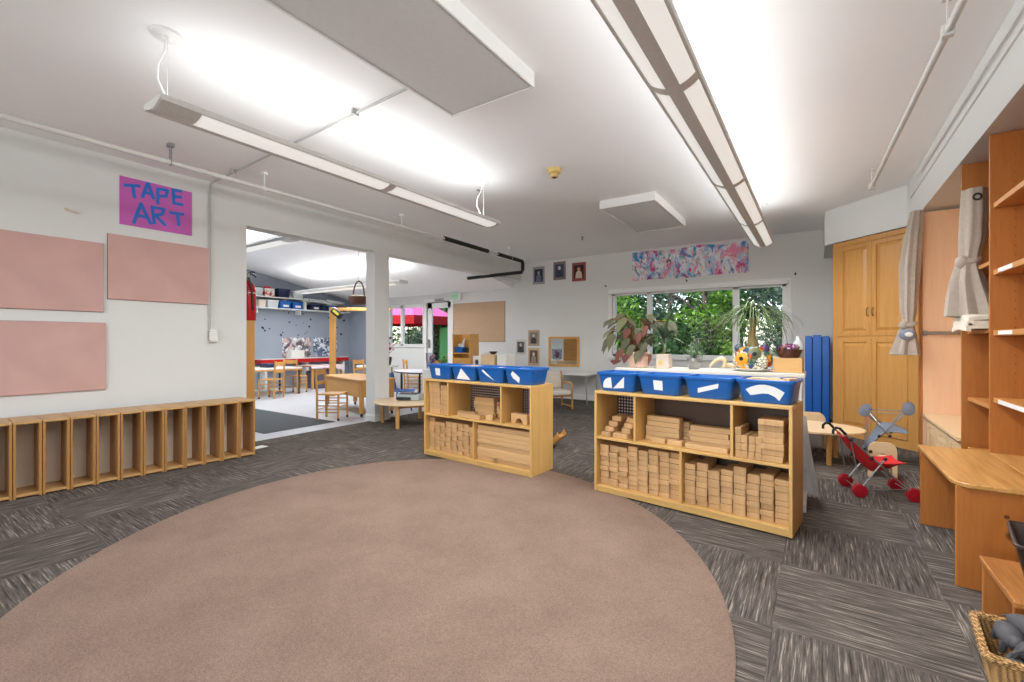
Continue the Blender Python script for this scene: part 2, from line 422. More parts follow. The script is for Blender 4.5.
# window_1 (three lights) -----------------------------------------------------
w1 = bpy.data.objects.new('window_1', None); C.objects.link(w1); struct(w1)
f = MB()
x0, x1, z0, z1 = -3.33, -.40, .90, 2.14
for a, b in (((x0, z0), (x0 + .06, z1)), ((x1 - .06, z0), (x1, z1)), ((x0, z0), (x1, z0 + .05)), ((x0, z1 - .06), (x1, z1)), ((-2.655, z0), (-2.565, z1)), ((-1.19, z0), (-1.09, z1))):
    f.box((a[0], BY + .03, a[1]), (b[0], BY + .10, b[1]), .004)
f.build('window_frame', M['white'], w1)
MB().box((x0 + .05, BY + .062, z0 + .04), (x1 - .05, BY + .068, z1 - .05)).build('window_pane', M['glass'], w1)
c = MB()
for a, b in (((x0 - .07, z0 - .06), (x0, z1 + .07)), ((x1, z0 - .06), (x1 + .07, z1 + .07)), ((x0, z1), (x1, z1 + .07))):
    c.box((a[0], BY - .018, a[1]), (b[0], BY, b[1]), .003)
c.build('window_casing', M['white'], w1)
MB().box((x0 - .09, BY - .05, z0 - .04), (x1 + .09, BY + .03, z0), .004).build('window_sill', M['white'], w1)
MB().box((x0 - .05, BY - .06, z1 - .03), (x1 + .03, BY - .004, z1 + .035), .01, seg=2).build('blind_headrail', M['white'], w1)
# window_2 ------------------------------------------------------------------------
w2 = bpy.data.objects.new('window_2', None); C.objects.link(w2); struct(w2)
f = MB(); x0, x1, z0, z1 = -9.79, -8.45, 1.07, 2.16
for a, b in (((x0, z0), (x0 + .05, z1)), ((x1 - .05, z0), (x1, z1)), ((x0, z0), (x1, z0 + .05)), ((x0, z1 - .08), (x1, z1)), ((-9.32, z0), (-9.22, z1))):
    f.box((a[0], BY + .02, a[1]), (b[0], BY + .09, b[1]), .004)
f.build('window_frame', M['white'], w2)
MB().box((x0 + .04, BY + .052, z0 + .04), (x1 - .04, BY + .058, z1 - .07)).build('window_pane', M['glass'], w2)
MB().box((x0 - .05, BY - .04, z0 - .04), (x1 + .05, BY + .02, z0), .004).build('window_sill', M['white'], w2)
# door_1 ----------------------------------------------------------------------------
d1 = bpy.data.objects.new('door_1', None); C.objects.link(d1); struct(d1)
f = MB()
for a, b in (((-8.41, 0), (-8.33, 2.27)), ((-7.5, 0), (-7.42, 2.27)), ((-8.33, 2.19), (-7.5, 2.27))):
    f.box((a[0], BY - .02, a[1]), (b[0], BY, b[1]), .004)
f.build('door_frame', M['white'], d1)
f = MB(); x0, x1 = -8.32, -7.51
for a, b in (((x0, .01), (x0 + .15, 2.17)), ((x1 - .13, .01), (x1, 2.17)), ((x0, .01), (x1, .28)), ((x0, 2.03), (x1, 2.17))):
    f.box((a[0], BY + .03, a[1]), (b[0], BY + .075, b[1]), .004)
f.build('door_leaf', M['white'], d1)
MB().box((x0 + .14, BY + .05, .27), (x1 - .12, BY + .056, 2.04)).build('door_pane', M['glass'], d1)
h = MB(); h.box((x0 + .03, BY - .005, 1.02), (x0 + .09, BY + .03, 1.24), .006); h.tube([(x0 + .06, BY - .0, 1.14), (x0 + .06, BY - .06, 1.14), (x0 + .17, BY - .06, 1.14)], .012)
h.build('door_handle', M['steel'], d1, True)
h = MB(); h.box((-8.0, BY - .07, 2.2), (-7.72, BY - .005, 2.26), .008); h.tube([(-7.75, BY - .05, 2.2), (-7.62, BY - .16, 2.19), (-7.55, BY - .03, 2.18)], .012)
h.build('door_closer', M['steel'], d1, True)

# ---------------------------------------------------------------- ceiling: fixtures, panels, pipes
def linear_fixture(loc, length, bars, endcap, label, drops, W=.115, SAG=.05, spine=(-.3, .3), lenses=((-.97, -.3), (.3, .97))):
    """shallow curved pendant; local origin = bottom of the curve, runs along +Y"""
    t = thing('pendant_light', label, 'light', loc)
    def pt(u, y, o=0): return (W * u, y, SAG * (u * u) + o)
    def strip(u0, u1, y0, y1, th=.004, n=8, o=0):
        return MB().grid([[pt(u0 + (u1 - u0) * k / n, y, o) for k in range(n + 1)] for y in (y0, y1)], th)
    h = MB()
    def add(m): h._merge(m.bm)
    add(strip(spine[0], spine[1], 0, length, .006, 6, -.003))
    for y0, y1 in endcap: add(strip(-1, 1, y0, y1, .006, 14, -.003))
    for b in bars: add(strip(-1, 1, b - .035, b + .035, .006, 14, -.003))
    for s_ in (-1, 1):
        h.box((s_ * W - .008, 0, SAG - .012), (s_ * W + .008, length, SAG + .022), .003)
    h.prism([pt(-1 + 2 * k / 12, 0)[::2] for k in range(13)] + [(W, SAG + .02), (-W, SAG + .02)], -.006, 0, 'Y')
    h.prism([pt(-1 + 2 * k / 12, 0)[::2] for k in range(13)] + [(W, SAG + .02), (-W, SAG + .02)], length, length + .006, 'Y')
    h.build('housing', M['fixture'], t, True)
    edges = sorted([endcap[0][1]] + [b for b in bars] + [endcap[-1][0]])
    for y0, y1 in zip(edges, edges[1:]):
        for u0, u1 in lenses:
            strip(u0, u1, y0 + (.03 if y0 > .3 else 0), y1 - (.03 if y1 < length - .3 else 0), .003).build('lens', M['lens'], t, True)
    top = CZ - loc[2]
    for y in drops:
        k = MB(); k.lathe([(.02, top - .035), (.03, top - .02), (.075, top - .012), (.08, top)], (0, y, 0), 20); k.build('canopy', M['white'], t, True)
        k = MB()
        k.tube([(.0, y, top - .03), (-.02, y - .0, top - .09), (-.05, y - .02, top - .16), (-.06, y - .02, top - .24), (-.03, y, top - .32), (0, y, SAG + .02)], .006, 6)
        k.tube([(.02, y, top - .03), (.02, y, SAG)], .002, 5)
        k.build('cable', M['white'], t, True)
    k = MB(); k.box((-W, .05, SAG + .004), (W, .06, SAG + .012)); k.box((-W, length - .06, SAG + .004), (W, length - .05, SAG + .012))
    k.build('bracket', M['steel'], t)
    for s_ in (-1, 1):      # batwing up-light: one strip tilted to either side
        lamp('uplight_lamp', 'AREA', UP * length * .5, (loc[0] + s_ * .07, loc[1] + length / 2, loc[2] + SAG + .045), (0, s_ * R(180 - 80), 0), WARM, shape='RECTANGLE', size=.08, size_y=length * .94)
    d = lamp('downlight_lamp', 'AREA', DOWN * length, (loc[0], loc[1] + length / 2, loc[2] - .012), (0, 0, 0), WARM, shape='RECTANGLE', size=.2, size_y=length * .9)
    return t
linear_fixture((-3.03, .98, 2.475), 3.14, [1.62], [(0, .2), (3.10, 3.14)], 'long curved pendant light hung near the pink-boarded wall', [.06, 2.96], .115, .03, (-1, -.3), ((-.3, .95),))
linear_fixture((-.585, .30, 2.44), 6.55, [2.02, 3.72, 5.2], [(0, .04), (6.51, 6.55)], 'very long pendant light running towards the big window', [.4, 2.0, 3.7, 6.2])

def ceiling_panel(x0, y0, x1, y1, label):
    t = thing('acoustic_panel', label, 'ceiling panel', ((x0 + x1) / 2, (y0 + y1) / 2, CZ - .1)); hx, hy = (x1 - x0) / 2, (y1 - y0) / 2
    MB().box((-hx + .022, -hy + .022, .006), (hx - .022, hy - .022, .094)).build('panel_face', M['panelface'], t)
    f = MB()
    for a, b in (((-hx, -hy), (hx, -hy + .014)), ((-hx, hy - .014), (hx, hy)), ((-hx, -hy + .014), (-hx + .014, hy - .014)), ((hx - .014, -hy + .014), (hx, hy - .014))):
        f.box((a[0], a[1], 0), (b[0], b[1], .1), .002)
    f.build('panel_frame', M['white'], t)
ceiling_panel(-2.19, .2, -1.5, 2.5, 'large flat white ceiling panel between the two pendant lights')
ceiling_panel(-2.22, 5.25, -1.54, 6.72, 'smaller square-looking white ceiling panel near the window wall')

t = thing('smoke_detector', 'yellowed smoke detector on the white ceiling of the main room', 'smoke detector', (-2.18, 4.02, CZ))
MB().lathe([(.03, -.085), (.038, -.08), (.04, -.05), (.062, -.04), (.07, -.012), (.07, 0)], (0, 0, 0), 22).build('detector_body', M['yellow'], t, True)
MB().lathe([(.02, -.09), (.026, -.086), (.026, -.082)], (0, 0, 0), 16).build('sensor_cap', M['brass'], t, True)
for x, y, lb in ((-3.19, 4.1, 'small ceiling sprinkler head beside the pendant light'), (-3.22, 6.9, 'small ceiling sprinkler head near the black pipe bend')):
    tag(MB().lathe([(.012, -.05), (.02, -.045), (.008, -.03), (.008, -.015), (.03, -.008), (.032, 0)], (x, y, CZ), 14).build('sprinkler_head', M['steel'], smooth=True), lb, 'sprinkler')

# white pipe with its insulated black end
PX, PZ = -4.68, 2.755
t = thing('ceiling_pipe', 'white pipe hung along the left wall, ending in black insulation', 'pipe', (PX, 0, PZ))
MB().tube([(0, -3, 0), (0, 5.0, 0)], .022, 10).build('pipe', M['alu'], t, True)
MB().tube([(0, 4.95, 0), (0, 7.33, -.03)], .018, 10).build('pipe_end', M['alu'], t, True)
k = MB()
k.tube([(0, 5.15, 0), (0, 6.25, -.017)], .034, 10); k.tube([(0, 6.55, -.02), (0, 6.95, -.025)], .034, 10)
k.tube([(0, 7.0, -.025), (0, 7.33, -.03), (0, 7.36, -.06), (0, 7.36, -.2)], .034, 10)
k.tube([(0, 7.36, -.17), (-.02, 7.36, -.235), (-1.35, 7.36, -.25)], .034, 10)
k.build('pipe_insulation', M['foam'], t, True)
for y in (1.64, 2.45, 4.3, 6.9):
    k = MB(); k.tube([(0, y, CZ - PZ), (0, y, .02)], .012 if y < 2 else .006, 8); k.box((-.03, y - .02, CZ - PZ - .03), (.03, y + .02, CZ - PZ)); k.tube([(.026 * math.cos(a * PI / 6), y, .026 * math.sin(a * PI / 6)) for a in range(12)], .005, 6, True)
    k.build('hanger', M['steel'] if y < 2 else M['white'], t, True)
t = thing('electrical_conduit', 'thin grey conduit running up the left wall and across the ceiling', 'conduit', (WX, 2.26, 0))
MB().tube([(.02, 0, 1.3), (.02, 0, 2.82), (.04, 0, CZ - .035), (.09, 0, CZ - .025), (3.27, -.12, CZ - .025)], .010, 8).build('conduit_tube', M['conduit'], t, True)
k = MB()
for x in (.6, 1.6, 2.6): k.box((x - .01, -.03 - .038 * x, CZ - .04), (x + .01, .03 - .038 * x, CZ - .0), .002)
k.build('conduit_strap', M['conduit'], t)
t = thing('outlet_box', 'surface-mounted outlet box under the conduit on the white wall', 'outlet', (WX, 2.285, 1.255))
MB().box((0, -.035, -.065), (.05, .045, .065), .006).build('box_body', M['whitegloss'], t)
MB().tube([(.05, -.028 + .0, -.05), (.05, -.05, -.05), (.05, -.05, .05), (.05, -.028, .05)], .006, 6).build('box_hasp', M['steel'], t, True)
k = MB()
for z in (-.025, .025): k.box((.05, -.005, z - .012), (.053, .02, z + .012), .001)
k.build('socket', M['label'], t)
# pipe hung at the right-hand ceiling
t = thing('hanging_rod', 'thin white pipe hung under the ceiling on the right', 'pipe', (.46, 5.82, 2.75))
MB().tube([(0, 0, 0), (.10, -3.2, 0), (.2, -6.5, 0)], .018, 10).build('pipe', M['alu'], t, True)
for y in (-.02, -2.72, -5.2):
    k = MB(); k.tube([(-y * .031, y, .17), (-y * .031, y, .02)], .006, 6); k.box((-y * .031 - .02, y - .02, .155), (-y * .031 + .02, y + .02, .17)); k.box((-y * .031 - .025, y - .02, -.03), (-y * .031 + .025, y + .02, .03), .004)
    k.build('hanger', M['alu'], t)

# ---------------------------------------------------------------- left wall
def pinboard(y0, z0, y1, z1, label):
    t = thing('pin_board', label, 'pinboard', (WX, (y0 + y1) / 2, (z0 + z1) / 2)); hy, hz = (y1 - y0) / 2, (z1 - z0) / 2
    MB().box((.003, -hy, -hz), (.022, hy, hz), .004).build('felt_face', M['pink'], t)
    MB().box((0, -hy - .002, -hz - .002), (.004, hy + .002, hz + .002)).build('backing_edge', M['darkgrey'], t)
pinboard(.15, 1.465, 1.385, 2.095, 'pink felt board at the upper left, above another pink board')
pinboard(1.415, 1.59, 2.262, 2.195, 'pink felt board directly below the purple TAPE ART sign')
pinboard(.15, .755, 1.40, 1.365, 'pink felt board just above the row of wooden cubbies')

t = thing('wall_sign', 'purple card sign with blue tape letters reading TAPE ART', 'sign', (WX, 1.80, 2.53))
MB().box((.001, -.298, -.228), (.008, .298, .228), .001).build('sign_card', M['magenta'], t)
strokes = [
 ((1.535, 2.675), (1.655, 2.70)), ((1.60, 2.69), (1.615, 2.575)),
 ((1.675, 2.595), (1.718, 2.745)), ((1.72, 2.75), (1.765, 2.605)), ((1.695, 2.65), (1.75, 2.645)),
 ((1.80, 2.72), (1.80, 2.565)), ((1.795, 2.712), (1.88, 2.72)), ((1.88, 2.725), (1.87, 2.655)), ((1.875, 2.66), (1.80, 2.64)),
 ((1.93, 2.745), (1.937, 2.595)), ((1.925, 2.735), (2.005, 2.745)), ((1.93, 2.675), (2.0, 2.68)), ((1.93, 2.605), (2.015, 2.607)),
 ((1.607, 2.33), (1.665, 2.535)), ((1.662, 2.535), (1.742, 2.35)), ((1.635, 2.41), (1.715, 2.41)),
 ((1.752, 2.53), (1.772, 2.36)), ((1.748, 2.52), (1.852, 2.52)), ((1.852, 2.525), (1.832, 2.465)), ((1.84, 2.47), (1.765, 2.44)), ((1.775, 2.45), (1.862, 2.365)),
 ((1.90, 2.50), (2.022, 2.51)), ((1.968, 2.505), (1.978, 2.385))]
letters = 'T T A A A P P P P E E E E A A A R R R R R T T'.split()
word = 0
for name, idx in (('T', (0, 1)), ('A', (2, 3, 4)), ('P', (5, 6, 7, 8)), ('E', (9, 10, 11, 12)), ('A', (13, 14, 15)), ('R', (16, 17, 18, 19, 20)), ('T', (21, 22))):
    k = MB()
    for n_, i in enumerate(idx):
        (a, b), (c_, d) = strokes[i]
        L = math.hypot(c_ - a, d - b); ang = math.atan2(d - b, c_ - a)
        Mx = Matrix.Translation((.008, (a + c_) / 2 - 1.80, (b + d) / 2 - 2.53)) @ Matrix.Rotation(ang, 4, 'X')
        k.box((0, -L / 2 - .005, -.0148), (.0012 + .0003 * n_, L / 2 + .005, .0148), M=Mx)
    k.build('tape_letter', M['bluetape'], t)
k = MB(); k.grid([[(.0, -.05, .01), (.0, .05, .0)], [(.04, -.055, .025), (.03, .06, -.008)]], .002)
sl = k.build('paper_scrap', M['linen']); sl.location = (WX, 1.175, 2.335); tag(sl, 'small torn paper scrap stuck on the bare left wall', 'paper')

# row of open cubbies ------------------------------------------------------------------
CW = .1530
cb = thing('wooden_cubby', 'x', 'cubby', (0, 0, 0))
hC, dC, tC = .585, .38, .016
MB().box((-dC, 0, hC - .02), (.006, CW, hC), .003).build('top_board', M['cubbyH'], cb)
MB().box((-dC, tC, .012), (0, CW - tC, .032), .002).build('bottom_board', M['cubbyH'], cb)
for y in (0, CW - tC): MB().box((-dC, y, 0), (0, y + tC, hC - .02), .002).build('side_board', M['cubby'], cb)
MB().box((-.275, tC, .032), (-.265, CW - tC, hC - .02)).build('back_board', M['cream'], cb)
lx, ly = -4.91 + 5.03, 2.48 - .69; ln = math.hypot(lx, ly); ux, uy = lx / ln, ly / ln; ang = -math.atan2(lx, ly)
ords = ['first', 'second', 'third', 'fourth', 'fifth', 'sixth', 'seventh', 'eighth', 'ninth', 'tenth', 'eleventh']
for i in range(13):
    s0 = ln - (i + 1) * (CW + .004)
    p = (-5.03 + ux * s0, .69 + uy * s0, 0)
    lb = ('tall narrow open wooden cubby at the doorway end of the row' if i == 0 else
          'narrow open wooden cubby, %s from the doorway end of the row' % ords[i] if i < 11 else
          'narrow wooden cubby cut off by the left edge of the picture' if i == 11 else 'narrow wooden cubby beyond the left edge of the picture')
    if i == 0: cb.location = p; cb.rotation_euler = (0, 0, ang); cb['label'] = lb; cb['group'] = 'row of wooden cubbies along the left wall'
    elif i < 12: copy_tree(cb, p, ang, lb)
k = MB().box((-.055, -.09, 0), (.055, .09, .006), .002); fv = k.build('floor_grille', M['whitegloss']); fv.location = (-5.22, 2.66, 0); fv.rotation_euler = (0, 0, R(8))
tag(fv, 'small white floor plate lying beside the end cubby', 'floor plate')

# wooden post and fire extinguisher at the wall end
k = MB().box((-5.64, 2.652, 0), (-5.49, 2.765, 1.44), .004); tag(k.build('wooden_post', M['cabinet']), 'short honey-coloured wooden post at the doorway wall end', 'post')
t = thing('fire_extinguisher', 'red fire extinguisher on the wooden post at the doorway', 'fire extinguisher', (-5.575, 2.735, 1.44))
MB().lathe([(.07, 0), (.078, .012), (.078, .36), (.07, .40), (.045, .44), (.024, .46), (.022, .475)], seg=24).build('cylinder', M['red'], t, True)
MB().lathe([(.02, .47), (.03, .475), (.03, .515), (.016, .52), (.016, .56)], seg=14).build('valve', M['steel'], t, True)
k = MB(); k.tube([(0, 0, .54), (.02, .03, .555), (.035, .07, .52)], .010, 8); k.tube([(0, 0, .56), (.015, .03, .58), (.025, .06, .575)], .009, 8); k.build('lever', M['black'], t, True)
k = MB(); k.tube([(0, 0, .50), (.06, -.03, .50), (.095, -.02, .42), (.09, 0, .25), (.086, .01, .12)], .011, 8); k.build('hose', M['black'], t, True)
k = MB(); k.grid([[(.0795 * math.cos(a), .0795 * math.sin(a), z) for a in [R(-30 + 12 * j) for j in range(9)]] for z in (.33, .45 - .13)], .001); k.build('collar_label', M['label'], t, True)

# ---------------------------------------------------------------- rug
RC, RA, RB_, RT = (-2.03, 1.86), 1.93, 1.69, math.atan2(-.7534, .6576)
q = MB(); prof = [(1.0, 0), (1.0, .006), (.995, .010)]
n = 96
def rugp(k, s_, z):
    a = 2 * PI * k / n; u, v = RA * s_ * math.cos(a), RB_ * s_ * math.sin(a)
    return (u * math.cos(RT) - v * math.sin(RT), u * math.sin(RT) + v * math.cos(RT), z)
q.grid([[rugp(k, s_, z) for k in range(n + 1)] for s_, z in ((1, .001), (1, .006), (.994, .010), (.6, .010), (.2, .010), (.0005, .010))])
rg = q.build('oval_rug', M['rug'], smooth=True); rg.location = (RC[0], RC[1], 0)
tag(rg, 'large oval dusty-pink pile rug on the grey carpet tiles', 'rug')

# ---------------------------------------------------------------- block shelves, tubs, blocks
def block_shelf(name_label, p, rz, W, D, H=.795):
    t = thing('block_shelf', name_label, 'shelf', p, rz, 'low wooden block shelves')
    T = .02
    MB().box((0, 0, H - .022), (W, D, H), .003).build('top_board', M['maple'], t)
    for x in (0, W - T): MB().box((x, 0, 0), (x + T, D, H - .022), .002).build('side_panel', M['mapleV'], t)
    MB().box((T, .004, .415), (W - T, D - .012, .435), .002).build('middle_shelf', M['maple'], t)
    MB().box((T, .004, .03), (W - T, D - .012, .05), .002).build('bottom_shelf', M['maple'], t)
    MB().box((T, .008, 0), (W - T, .026, .03), .002).build('plinth', M['maple'], t)
    MB().box((.503 * W - .009, .006, .05), (.503 * W + .009, D - .012, .415), .002).build('divider', M['mapleV'], t)
    for q in (.25, .748): MB().box((q * W - .009, .006, .435), (q * W + .009, D - .012, H - .022), .002).build('divider', M['mapleV'], t)
    return t
def panel_back(t, x0, x1, z0, z1, D, mat, lb=None):
    MB().box((x0, D - .012, z0), (x1, D - .004, z1)).build('back_panel', mat, t, label=lb)
WR, DR, RR = 1.366, .36, math.atan2(-.17, 1.33)
WL, DL, RL = 1.372, .355, math.atan2(-.08, 1.37)
PR, PL = (-1.475, 3.383, .0105), (-3.43, 3.46, .0105)
shR = block_shelf('block shelf packed with small blocks, in front of the window counter', PR, RR, WR, DR)
shL = block_shelf('block shelf with long planks, nearest the doorway and round table', PL, RL, WL, DL)
for x0, x1, z0, z1, mk in ((.02, .25 * WR, .435, .775, 'peg'), (.25 * WR, .748 * WR, .435, .775, 'backpanel'), (.748 * WR, WR - .02, .435, .775, 'backpanel'), (.02, WR - .02, .05, .415, 'backpanel')):
    panel_back(shR, x0, x1, z0, z1, DR, M[mk], 'dark pegboard back' if mk == 'peg' else None)
for x0, x1, z0, z1, mk in ((.02, .25 * WL, .435, .775, 'backpanel'), (.25 * WL, WL - .02, .435, .775, 'peg'), (.02, WL - .02, .05, .415, 'backpanel')):
    panel_back(shL, x0, x1, z0, z1, DL, M[mk], 'dark pegboard back' if mk == 'peg' else None)

def local_to_world(P, rz, x, y, z):
    c_, s_ = math.cos(rz), math.sin(rz); return (P[0] + c_ * x - s_ * y, P[1] + s_ * x + c_ * y, P[2] + z)
BM = {}
def block_mesh(lx, ly, lz, axis):
    k = (round(lx, 4), round(ly, 4), round(lz, 4))
    if k not in BM:
        q = MB().box((-lx / 2, -ly / 2, 0), (lx / 2, ly / 2, lz), .003)
        me = bpy.data.meshes.new('wooden_block'); q.bm.to_mesh(me); q.bm.free(); me.materials.append(M['block' if axis == 'X' else 'blockend']); BM[k] = me
    return BM[k]
nblocks = [0]
ORD = 'first second third fourth fifth sixth seventh eighth ninth tenth eleventh twelfth'.split()
def block(Fr, x, y, z, lx, ly, lz, label, group, rz=0, rot=None):
    P, a = Fr; o = bpy.data.objects.new('wooden_block', block_mesh(lx, ly, lz, 'X' if lx >= ly else 'Y')); C.objects.link(o)
    o.location = local_to_world(P, a, x, y, z)
    o.rotation_euler = rot if rot else (0, 0, a + rz); o['label'] = label; o['category'] = 'block'; o['group'] = group
    nblocks[0] += 1; return o
FR, FL = (PR, RR), (PL, RL)
rnd = random.Random(11)
def pack(Fr, x0, x1, z0, ztop, cols, y0, depth, hs, label, group, jz=.03):
    pitch = (x1 - x0) / cols
    for c_ in range(cols):
        z = z0 + .0005; r_i = 0; top = ztop - rnd.uniform(0, jz); w_ = pitch - .0035
        while True:
            h = rnd.choice(hs)
            if z + h > top + .006: h = min(hs)
            if z + h > top + .006: break
            y = y0 + rnd.uniform(0, .022)
            block(Fr, x0 + pitch * (c_ + .5), y + depth / 2, z, w_ - rnd.uniform(0, .004), depth, h - .0018, label.format(ORD[r_i], ORD[c_]), group, rnd.uniform(-.01, .01))
            z += h; r_i += 1
g1, g2 = 'blocks in the lower bays of the packed shelf', 'blocks in the upper bays of the packed shelf'
pack(FR, .026, .503 * WR - .012, .05, .398, 8, .035, .20, (.0375, .0375, .0375, .056), 'unit block {} from bottom in the {} column, lower left bay, packed shelf', g1, .012)
pack(FR, .503 * WR + .012, WR - .026, .05, .372, 8, .035, .20, (.0375, .0375, .0375, .0375, .056), 'unit block {} from bottom in the {} column, lower right bay, packed shelf', g1, .05)
# upper left bay: two stepped stacks
lb = 'unit block in the stepped stacks of the upper left bay, packed shelf'
for k in range(4):
    block(FR, .085 + .014 * k, .11 + .028 * k, .436 + .038 * k, .075, .17 - .01 * k, .037, 'unit block %s from bottom in left stepped stack, upper left bay, packed shelf' % ORD[k], g2, .05)
    block(FR, .235 + .012 * k, .12 + .022 * k, .436 + .038 * (k if k else 0), .075, .16, .037, 'unit block %s from bottom in right stepped stack, upper left bay, packed shelf' % ORD[k], g2, -.08)
block(FR, .165, .09, .436, .07, .10, .036, 'small block lying between the two stepped stacks, upper left bay', g2, .3)
block(FR, .16, .27, .436 + .04, .12, .06, .10, 'thick block at the back behind the two stepped stacks', g2, 0)
# upper middle bay
lb = 'flat board in the left-hand pile of the middle bay, packed shelf'
for k in range(5): block(FR, .505 + rnd.uniform(-.01, .01), .18 + rnd.uniform(-.01, .01), .436 + .037 * k, .255, .07, .036, 'flat board %s from bottom, left-hand pile, middle bay, packed shelf' % ORD[k], g2, rnd.uniform(-.06, .06))
for k in range(2): block(FR, .50 + .12 * k, .10, .436, .11, .06, .036, '%s short block lying in front of the left-hand board pile, packed shelf' % ('left' if k == 0 else 'right'), g2, rnd.uniform(-.15, .15))
for k in range(4): block(FR, .60 + rnd.uniform(-.008, .008), .275, .436 + .037 * k, .14, .07, .036, 'short board %s from bottom behind the left-hand pile, middle bay' % ORD[k], g2, rnd.uniform(-.08, .08))
lb = 'flat board in the right-hand pile of the middle bay, packed shelf'
block(FR, .845, .08, .436, .285, .07, .036, 'long board lying in front of the right-hand pile, middle bay, packed shelf', g2, -.02)
for k in range(4): block(FR, .835 + rnd.uniform(-.01, .01), .19, .436 + .037 * k, .27, .07, .036, 'flat board %s from bottom, right-hand pile, middle bay, packed shelf' % ORD[k], g2, rnd.uniform(-.05, .05))
# upper right bay: pillars and a tall pile
lb = 'square pillar block lying end-out in the upper right bay, packed shelf'
xx = .748 * WR + .012
for c_ in range(4):
    for r_ in range(4 if c_ == 0 else 3):
        block(FR, xx + .02 + .0405 * c_, .135 + rnd.uniform(-.008, .008), .436 + .0485 * r_, .037, .22, .047, 'square pillar %s from bottom in the %s pillar column, upper right bay' % (ORD[r_], ORD[c_]), g2, rnd.uniform(-.03, .03))
lb = 'flat board in the tall pile at the right end of the packed shelf'
for k in range(7): block(FR, 1.243 + rnd.uniform(-.003, .003), .13 + rnd.uniform(-.01, .012), .436 + .0375 * k, .142, .20, .0365, 'flat board %s from bottom in the tall right-end pile, packed shelf' % ORD[k], g2, rnd.uniform(-.015, .015))

g3, g4 = 'blocks in the lower bays of the shelf with planks', 'blocks in the upper bays of the shelf with planks'
pack(FL, .026, .503 * WL - .012, .05, .385, 8, .035, .20, (.0375, .0375, .056), 'unit block {} from bottom in the {} column, lower left bay, plank shelf', g3, .02)
lb = 'long wooden plank stacked in the lower right bay, shelf with planks'
for k in range(8):
    if k == 0:
        block(FL, .503 * WL + .14, .09, .0505, .25, .08, .040, 'short plank lowest left under the stacked planks, plank shelf', g3); block(FL, 1.12, .09, .0505, .44, .08, .040, 'medium plank lowest right under the stacked planks, plank shelf', g3)
    else: block(FL, 1.022 + rnd.uniform(-.006, .006), .095 + rnd.uniform(-.012, .006), .0505 + .0415 * k, .625, .10, .0405, 'long wooden plank %s from bottom, lower right bay, plank shelf' % ORD[k], g3)
lb = 'unit block stacked brick-like in the upper left bay, shelf with planks'
for k in range(6): block(FL, .115 + rnd.uniform(-.004, .004), .14 + rnd.uniform(-.01, .01), .436 + .055 * k, .16, .20, .054, 'wide unit block %s from bottom, upper left bay, plank shelf' % ORD[k], g4)
for k in range(6): block(FL, .265 + rnd.uniform(-.004, .004), .14 + rnd.uniform(-.01, .01), .436 + .05 * k, .11, .20, .049, 'narrow unit block %s from bottom, upper left bay, plank shelf' % ORD[k], g4)
lb = 'wooden board piled in the upper middle bay, shelf with planks'
block(FL, .60, .07, .436, .30, .07, .037, 'board lying frontmost on the floor of the middle bay, plank shelf', g4, -.04); block(FL, .47, .16, .436, .22, .07, .037, 'board lying behind and left of the frontmost board, plank shelf', g4, .1)
for k in range(5): block(FL, .66 + rnd.uniform(-.01, .01), .24, .436 + .038 * k + .0, .26, .08, .037, 'long board %s from bottom in the middle bay pile, plank shelf' % ORD[k], g4, rnd.uniform(-.05, .05))
for k in range(4): block(FL, .865 + rnd.uniform(-.006, .006), .25, .436 + .038 * k, .10, .08, .037, 'short board %s from bottom right of the middle bay pile, plank shelf' % ORD[k], g4, rnd.uniform(-.2, .2))
block(FL, .83, .09, .436, .07, .07, .05, 'small cube-like block in front of the board pile, plank shelf', g4, .4)
lb = 'small wooden wedge leaning beside the board pile, shelf with planks'
for x, y, r_, L_ in ((.935, .13, .35, .16), (.965, .10, -.25, .13)):
    k = MB().prism([(-L_ / 2, 0), (L_ / 2, 0), (L_ / 2 - .04, .05)], -.035, .035, 'Y', .002)
    o = k.build('wooden_wedge', M['block']); o.location = local_to_world(PL, RL, x, y, .520); o.rotation_euler = (0, R(70) * (1 if r_ > 0 else 1), RL + r_)
    tag(o, 'small wooden wedge leaning %s the board pile, plank shelf' % ('nearest' if x < .95 else 'farther from'), 'block', g4)
arch = [(-.10, 0)] + [(-.045, 0)] + [(-.045 * math.cos(PI * k / 10), .045 * math.sin(PI * k / 10)) for k in range(1, 10)] + [(.045, 0), (.10, 0), (.10, .085), (-.10, .085)]
o = MB().prism(arch, -.035, .035, 'Y', .002).build('arch_block', M['block']); o.location = local_to_world(PL, RL, 1.17, .13, .436); o.rotation_euler = (0, 0, RL - .1)
tag(o, 'wooden arch block alone in the upper right bay, shelf with planks', 'block')
o = block(FL, 1.30, .17, .436, .07, .07, .075, 'cube-like wooden block beside the arch block, shelf with planks', g4)

